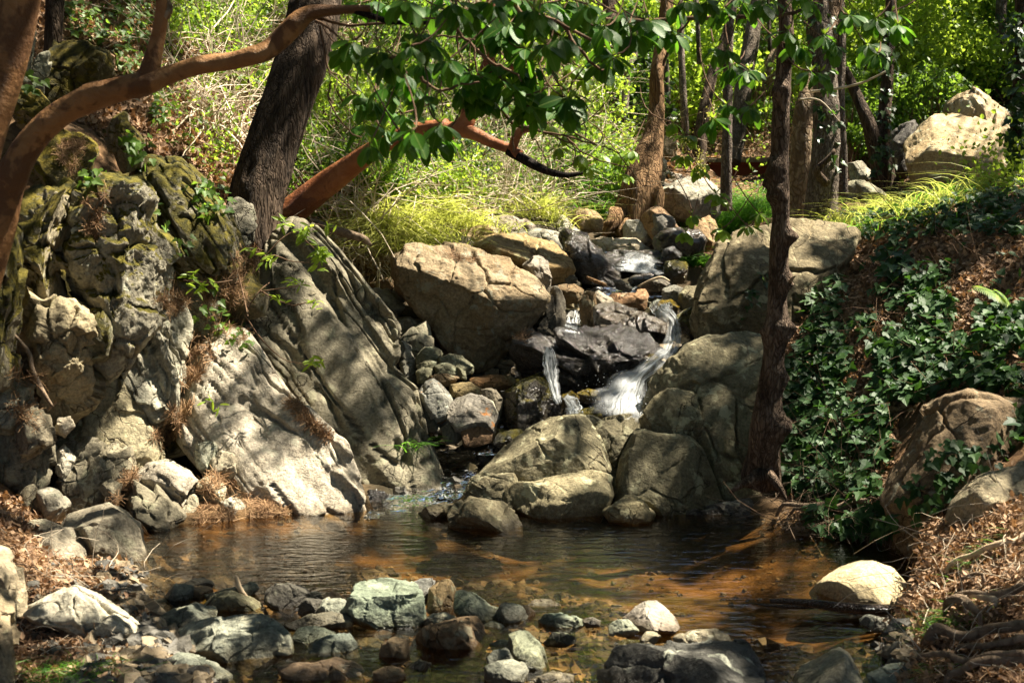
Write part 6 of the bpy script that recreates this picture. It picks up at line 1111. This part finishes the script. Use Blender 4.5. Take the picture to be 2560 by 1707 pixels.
WY = dict(B=[(1640, 420), (1720, 520), (1350, 260), (1450, 310), (1750, 1080), (1970, 1130), (1830, 1000), (1700, 1000), (1560, 960), (2040, 980), (1580, 560), (1700, 440), (1510, 820), (1620, 860), (1960, 1000)], C=[(130, 880), (130, 1010), (230, 1110), (60, 800), (340, 1260), (380, 1290), (180, 1400), (550, 1470), (620, 1390), (380, 1490), (140, 1510), (170, 880), (240, 1070)])  # yellow young sprays, and some painted lighter where sunlight is brightest
Lg, Ly, Tw, Fl = [], [], [], []
def whorl(c, young, sc):  # young also marks sprays whose leaf colour stands in for bright sun
    k = int(rng.integers(8, 12)); th = rng.uniform(0, 6.28) + np.arange(k) * 6.283 / k + rng.normal(0, .25, k); o = np.stack([np.cos(th), np.sin(th) * .9 - .25, np.zeros(k)], 1)
    D = o + np.stack([np.zeros(k), np.zeros(k), -rng.uniform(.25, 1.9, k)], 1); N = o * .7 + [0, -.35, .75] + .25 * rng.normal(size=(k, 3)); L = rng.uniform(.045, .082, k) * sc
    (Ly if young else Lg).append(leaves(OVAL, c + nrm(D) * (.27 * L[:, None]), D, N, L))
    k = 4; th = rng.uniform(0, 6.28, k); D = np.stack([np.cos(th) * .6, np.sin(th) * .6 - .2, np.full(k, .7)], 1); Ly.append(leaves(LANCE, np.repeat(c[None], k, 0), D, np.array([0, -.7, .5]) + .3 * rng.normal(size=(k, 3)), rng.uniform(.02, .038, k) * sc))
    e = c + np.array([rng.normal(0, .1), rng.uniform(.05, .2), rng.uniform(.1, .22)]); t = np.linspace(0, 1, 6)[:, None]; Tw.append(c * (1 - t) + e * t + (t * (1 - t)) * np.array([rng.normal(0, .08), 0, -.12]))
def clear_of_sun(q, d0):
    """a depth for this spray at which its shadow misses the stones that lie in full sun"""
    for k in range(9):
        dd = d0 + rng.normal(0, .16 + .04 * k); c = P(*q, dd); s = c - SUN * ((c[2] - .15) / SUN[2]); a, b = to_px(s)
        if not any(abs(a - x) < rx + 60 and abs(b - y) < ry + 40 for x, y, rx, ry in [(220, 1550, 110, 80), (520, 1590, 100, 50), (80, 1430, 90, 50), (970, 1460, 80, 40)]): break
    return dd
for z, L0 in WH.items():
    for (x, y) in L0:
        for _ in range(1 if (y > 250 or z == 'C' or rng.random() < .55) else 2):
            q = px(z, f'{x + rng.normal(0, 14 if _ == 0 else 45)},{y - 25 + rng.normal(0, 14 if _ == 0 else 40)}')[0]; dd = clear_of_sun(q, 4.6 if z == 'B' else 4.9); whorl(P(*q, dd), False, (dd / 4.45) * (1 if z == 'B' else .82))
for z, L0 in WY.items():
    for (x, y) in L0: q = px(z, f'{x},{y}')[0]; whorl(P(*q, 5.4 + (.0 if y < 700 else .9)), True, .75)
V, F, U = cat_mesh(Lg); mk('foliage', V, F, M['arb'], near, uv=U, loc=near.location)
V, F, U = cat_mesh(Ly); mk('young_and_sun_tinted_foliage', V, F, M['arby'], near, uv=U, loc=near.location)
BR = [('B', [(-20, 120), (180, 165), (520, 152), (760, 130)], .006, 4.6), ('B', [(840, 40), (900, 200), (1000, 300), (1040, 450)], .006, 4.6), ('B', [(1190, 730), (1270, 820), (1480, 880), (1640, 900), (1830, 960)], .006, 5.2), ('B', [(1480, 750), (1600, 820), (1840, 950), (1850, 870), (1700, 750)], .004, 5.2), ('B', [(1560, 150), (1700, 320), (1870, 420)], .007, 4.7),
      ('B', [(1860, 140), (2100, 160), (2352, 155), (2640, 158), (2820, 135), (3050, 110), (3250, 30), (3500, -80)], .0095, 4.8), ('B', [(0, 170), (60, 450), (130, 500), (260, 620)], .004, 4.6), ('B', [(70, 520), (55, 640), (200, 830), (290, 890)], .0035, 4.6), ('B', [(860, -40), (900, 110), (880, 300), (920, 400)], .005, 4.6), ('B', [(1200, -40), (1330, 100), (1500, 120), (1750, 250), (1980, 330)], .008, 4.7),
      ('B', [(1270, 1000), (1260, 900), (1250, 820)], .004, 5.5), ('B', [(1620, 900), (1740, 1000), (1900, 1060), (2100, 1110)], .004, 5.8), ('B', [(1840, 950), (1950, 1000), (2080, 1180), (2160, 1210)], .003, 5.6), ('B', [(1500, 880), (1640, 940), (1640, 1060), (1560, 1100)], .003, 5.4), ('B', [(1380, 900), (1480, 1010), (1500, 1100)], .003, 5.4), ('B', [(1720, 740), (1720, 860), (1760, 940)], .003, 5.4),
      ('B', [(650, 500), (760, 580), (900, 560), (1030, 540)], .006, 4.7), ('B', [(1000, 300), (1160, 420), (1300, 520)], .006, 4.7), ('B', [(690, 240), (770, 220), (900, 215), (1000, 240)], .0045, 4.7), ('C', [(0, 420), (60, 250), (180, 100), (210, -40)], .006, 5), ('C', [(360, 400), (300, 445), (250, 400), (230, 300)], .0025, 5.2), ('C', [(110, 1060), (120, 1110), (0, 1120)], .003, 6.3), ('C', [(240, 1115), (100, 1110), (-50, 1130)], .003, 6.3), ('C', [(350, 1290), (300, 1380), (330, 1440)], .003, 6.3), ('C', [(640, 1390), (560, 1490), (480, 1500)], .003, 6.3)]
VV, FF, n0 = [], [], 0
for z, s, r, d in BR:
    q = spline(np.array([P(*px(z, f'{a},{b}')[0], d) for a, b in s]), 16); q = q + .006 * np.cumsum(rng.normal(size=q.shape), 0) * .5; v, f = twigs(q[None], r, r * .5, 7); mk('twig', v, f, M['twig'], near, loc=near.location)
v, f = twigs(np.array(Tw), .0032, .002, 5); o = mk('leaf_stalks', v, f, M['twig'], near, loc=near.location); o['kind'] = 'stuff'
L = []
for (x, y) in [(330, 740), (120, 950), (245, 1030), (250, 1080)]:
    c = P(*px('C', f'{x},{y}')[0], 5.0 if y < 800 else 6.2); L.append(leaves(KITE, c + rng.normal(size=(70, 3)) * [.016, .014, .022], rdir(70), rdir(70), rng.uniform(.006, .011, 70)))
V, F, U = cat_mesh(L); o = mk('flower_panicle', V, F, M['flower'], near, loc=near.location, smooth=False); o['kind'] = 'stuff'

# pebbles and gravel in the shallows and the stream bed
def pebbles(name, z, poly, n, size, mat):
    p, N = lie(z, poly, n); V0, F0 = _ico(1); n = len(p); s = rng.uniform(0, 1, n) ** 2.2 * (size[1] - size[0]) + size[0]
    sc = rng.uniform(.55, 1.25, (n, 1, 3)) * [1, 1, .7]; a = rng.uniform(0, 6.28, n); V = V0[None] * sc * (1 + .22 * rng.normal(size=(n, len(V0), 1))); c, q = np.cos(a)[:, None], np.sin(a)[:, None]
    V = np.stack([V[:, :, 0] * c - V[:, :, 1] * q, V[:, :, 0] * q + V[:, :, 1] * c, V[:, :, 2]], 2) * s[:, None, None] + p[:, None]
    stuff(name, V.reshape(-1, 3), (np.arange(n)[:, None, None] * len(V0) + F0).reshape(-1, 3), mat)
t = NT('pebble'); g = t.n('NewGeometry'); r = g.outputs['Random Per Island']; v = g.outputs['Position']
col = t.mix(t.ramp(r, 0, 1), (.06, .055, .045), (.30, .28, .23)); col = t.mix(t.ramp(r, .45, .55), col, t.mix(1, col, (1, .82, .6), 'MULTIPLY')); col = t.mix(t.noise(v, 60, 4), t.mix(1, col, (.5, .5, .5), 'MULTIPLY'), col)
M['pebble'] = t.end(t.bsdf(col, .6, .3, t.bump(t.noise(v, 70, 5), .6, .01)))
pebbles('gravel', 'X', '260,1420 560,1380 1000,1440 1500,1500 1750,1600 2100,1640 2280,1560 2280,1707 200,1707', 2600, (.008, .05), 'pebble')
pebbles('gravel', 'X', '60,1420 420,1330 420,1480 300,1640 80,1640', 500, (.006, .03), 'pebble')
pebbles('gravel', 'X', '860,900 1250,800 1500,640 1640,560 1760,620 1640,760 1750,900 1600,1080 1300,1060 1120,1250 960,1260 1020,1100', 520, (.012, .06), 'pebble')
pebbles('gravel', 'X', '1500,470 1640,420 1800,480 1700,560 1500,560', 90, (.02, .09), 'pebble')
pebbles('gravel', 'X', '350,1330 1000,1260 2000,1300 2250,1420 1700,1560 600,1420', 420, (.006, .022), 'pebble')
# ------------------------------------------------------------------ unseen crowns overhead, added to shade the valley, gaps cut where sun is wanted
LIT = '''11124666545556666666777788888888
11124676545556666666777788888888
21123677545556666666666788888888
22223467433467777666655655678888
33223356422467777666555555557766
33323333322456777665444445556677
34334433322467778767775444557743
44333322333146888876665344333322
54433333334323578866765432222222
55433335333331467644442221222222
55454565443321354466443211112223
44446676544322332355552211122344
55567777654323331355542221122455
34555777765542232344222221322455
33445889877543122233222222556643
33336789887643223222222222454445
44443466664443322222222222222248
56643344333322332234444444457879
67775544332232444455555555578965
66776555554433333444443444445544
22344444333222222222222222345434'''.split()
SPOT = [(230, 160, 240, 170, 2.6), (640, 300, 90, 300, 1.5), (720, 1395, 380, 75, 1), (1150, 1400, 300, 60, 2), (1100, 880, 170, 100, 1), (2300, 710, 320, 170, 1), (2060, 920, 190, 270, 1), (1480, 1130, 300, 130, 3), (1850, 760, 130, 140, 1), (1800, 960, 130, 140, 2), (1300, 1340, 420, 55, 1), (130, 250, 150, 170, 1.5), (1250, 950, 90, 60, 0), (2330, 1180, 90, 120, 1), (1700, 1660, 210, 60, 2), (60, 1640, 120, 90, 2), (2400, 430, 140, 80, 1), (930, 1000, 160, 200, 2.6), (950, 800, 110, 140, 3),
  (2150, 1465, 180, 110, 9), (2450, 1310, 170, 80, 9), (2330, 1590, 120, 60, 5), (2480, 1240, 110, 80, 6), (2350, 880, 210, 160, 9), (2250, 1030, 150, 110, 8), (2150, 1110, 110, 70, 5), (2060, 1210, 150, 80, 7), (2150, 520, 220, 70, 9), (2420, 320, 180, 75, 9), (1130, 680, 200, 80, 8.5), (1300, 600, 150, 45, 8.5), (1020, 560, 180, 110, 9), (1230, 550, 150, 40, 9),
  (1540, 610, 120, 40, 9), (1620, 570, 110, 60, 7.5), (1730, 480, 90, 60, 7), (1560, 1000, 120, 85, 9), (1680, 820, 95, 120, 9), (1600, 690, 110, 55, 8), (1480, 850, 150, 70, 8), (1560, 745, 80, 40, 8), (1185, 1015, 55, 45, 8), (1080, 985, 55, 45, 8), (650, 1120, 220, 150, 6.4), (740, 1230, 140, 80, 7.6), (480, 930, 150, 100, 6.5), (120, 760, 90, 120, 7.5), (700, 1600, 260, 70, 6), (1150, 1520, 200, 70, 5.5), (820, 1540, 60, 60, 6), (1800, 1650, 60, 40, 5), (1280, 1130, 80, 50, 5), (1330, 1230, 90, 40, 5), (960, 1060, 60, 120, 4), (100, 570, 80, 70, 6.5), (300, 740, 60, 60, 5), (420, 1050, 110, 90, 7),
  (80, 1420, 150, 85, 8.5), (270, 1450, 130, 50, 9), (220, 1520, 150, 95, 8.5), (520, 1590, 150, 60, 8), (970, 1465, 110, 50, 8.5), (1900, 1470, 280, 80, 6.5), (560, 330, 160, 150, 8.5), (590, 80, 170, 120, 8.5), (880, 250, 90, 150, 9), (860, 470, 170, 110, 9), (2200, 150, 340, 160, 8), (1640, 1540, 90, 50, 7), (1380, 440, 130, 80, 7), (1250, 330, 200, 100, 7), (2480, 640, 60, 40, 4), (1900, 470, 120, 80, 8), (1850, 410, 150, 40, 8), (1985, 800, 40, 420, 7), (2092, 330, 50, 230, 7), (700, 550, 60, 50, 7), (1450, 330, 100, 90, 6), (150, 470, 80, 70, 4.5), (340, 760, 60, 60, 3)]
def lit_at(x, y):
    i, j = int(min(20, max(0, y / 81.3))), int(min(31, max(0, x / 80.0))); f = int(LIT[i][j]) / 9.0
    for (a, b, ra, rb, v) in SPOT:
        if ((x - a) / ra) ** 2 + ((y - b) / rb) ** 2 < 1: f = v / 9.0
    return min(1.0, .5 + (f - .5) * 1.18 + .03)
NC = 60000
tx, ty = rng.uniform(-5, 5.2, NC), rng.uniform(2.2, 14.5, NC); tx[36000:], ty[36000:] = rng.uniform(-9, 9, 24000), rng.uniform(14, 24, 24000); tz = hgt(tx, ty)
hc = np.maximum(rng.uniform(5.4, 7.6, NC), 1.35 + .19 * ty + 1.4) + .5 * fbm(np.c_[tx, ty, tx * 0] * .8, 2, 41)
pos = np.c_[tx, ty, tz] + SUN * ((hc - tz) / SUN[2])[:, None]
hit = np.full((NC, 3), np.nan); fr = np.full(NC, .45)
for i in range(NC):
    h = BV.ray_cast(Vector(pos[i]), Vector(-SUN))
    if h[0] is None: continue
    q = np.array(h[0]); hit[i] = q; v = q - CAM; L_ = np.linalg.norm(v)
    if q[1] < .5: continue
    a, b = to_px(q)
    if -60 < a < 2620 and -60 < b < 1770:
        c = BV.ray_cast(Vector(CAM), Vector(v / L_), L_ - .04)
        if c[0] is None: fr[i] = min(1., lit_at(a, b) * (1.22 if q[1] > 9 else 1.))
e1 = nrm(np.cross(SUN, [0, 1, 0])); e2 = np.cross(SUN, e1)
q = np.nan_to_num(hit)
nz = fbm(np.c_[q @ e1 * 7.0, q @ e2 * 4.2, q[:, 2] * 0], 3, 55, .7) + .25 * fbm(q * 1.1, 2, 56)
u = np.argsort(np.argsort(nz)) / NC
keep = u > fr * 1.06 + .02  # crown leaves are left out wherever a sun patch is wanted
# leaves would spill over the rim of a sunlit patch: clear a hand's breadth round it
uv2 = np.stack([pos @ e1, pos @ e2, pos[:, 0] * 0], 1)
from mathutils.kdtree import KDTree
sel = np.where((fr > .8) & ~keep)[0]; kd = KDTree(len(sel))
for i in sel: kd.insert(Vector(uv2[i]), int(i))
kd.balance()
for i in np.where(keep)[0]:
    if kd.find(Vector(uv2[i]))[2] < .075: keep[i] = False
far = ty > 14; pos_far = pos[keep & far]; pos = pos[keep & ~far]
# unseen leaf roof added all round to keep the open sky off the valley
ox, oy = rng.uniform(-11, 13, 22000), rng.uniform(-8, 17, 22000); k = (ox < -2.5) | (ox > 9.5) | (oy < 3.0); ox, oy = ox[k], oy[k]
pos_out = np.c_[ox, oy, np.maximum(np.maximum(hgt(ox, oy) + 3.2, 5.6), 1.35 + .19 * oy + 1.4) + rng.uniform(0, 2, len(ox))]
pp_ = pos_out - SUN * ((pos_out[:, 2:] - .5) / SUN[2]); pos_out = pos_out[~((np.abs(pp_[:, 0]) < 5) & (pp_[:, 1] > 2.2) & (pp_[:, 1] < 14.5))]
bigl = np.r_[np.zeros(len(pos)), np.ones(len(pos_out)), np.full(len(pos_far), .12)]; pos = np.vstack([pos, pos_out, pos_far])
TOPS = []
def crown_tree(name, x, y, h, r, label):  # unseen trees added right of the view to carry the shading crowns
    z = float(hgt(x, y)); t = thing(name, (x, y, z - .1), label, 'tree'); V, a, b = tube(np.array([(x, y, z - .1), (x + .1, y, z + h * .5), (x - .1, y + .1, z + h)]), [r * 1.2, r, r * .5], 20, .08, rough=.1); mk('trunk', V, [a, b], M['grybark'], t, loc=t.location); t['_top'] = [x - .1, y + .1, z + h]; return t
right1 = crown_tree('added_shade_tree', 7.4, 7.2, 5.6, .16, 'unseen tree added on the right bank whose crown shades the pool')
right2 = crown_tree('added_shade_tree', 6.9, 10.6, 6.2, .18, 'unseen tree added farther up the right bank whose crown shades the ivy')
right3 = crown_tree('added_shade_tree', 7.0, 2.4, 5.0, .14, 'unseen tree added on the near right bank whose crown shades the foreground')
OWN = [fore, pine, TREES['scaly grey trunk with ivy behind the thin foreground tree'], right1, right2, right3]
TP = np.array([list(o['_top']) for o in OWN])
own = np.argmin(np.linalg.norm((pos[:, None, :2] - TP[None, :, :2]), axis=2), axis=1)
for k, o in enumerate(OWN):
    c = pos[own == k]; bl = bigl[own == k]
    if len(c) < 10: continue
    n = 10; p = np.repeat(c, n, 0); bb = np.repeat(bl, n); p = p + rng.normal(size=p.shape) * (.045 + .22 * bb[:, None])
    V, F, U = leaves(KITE, p, rdir(len(p), -.2), rdir(len(p), 1.2), rng.uniform(.055, .09, len(p)) * (1 + 3.2 * bb))
    mk('crown', V, F, M['canopy'], o, smooth=False, loc=o.location)  # unseen leaves added for shade, hung on the nearest tree
    m = min(26, len(c)); e = c[rng.choice(len(c), m, replace=False)]; t = np.linspace(0, 1, 8)[None, :, None]; s = np.repeat(TP[k][None], m, 0) - np.c_[np.zeros((m, 2)), rng.uniform(0, .7, m)]
    q = s[:, None] * (1 - t) + e[:, None] * t; q[:, :, 2] += (t[..., 0] * (1 - t[..., 0])) * .5
    q[:, :, 2] = np.maximum(q[:, :, 2], 1.35 + .18 * q[:, :, 1] + .35)
    v, f = twigs(q, .014, .003, 5); mk('branch', v, f, M['twig'], o, loc=o.location)
for o in list(C.objects):
    if '_top' in o.keys(): del o['_top']
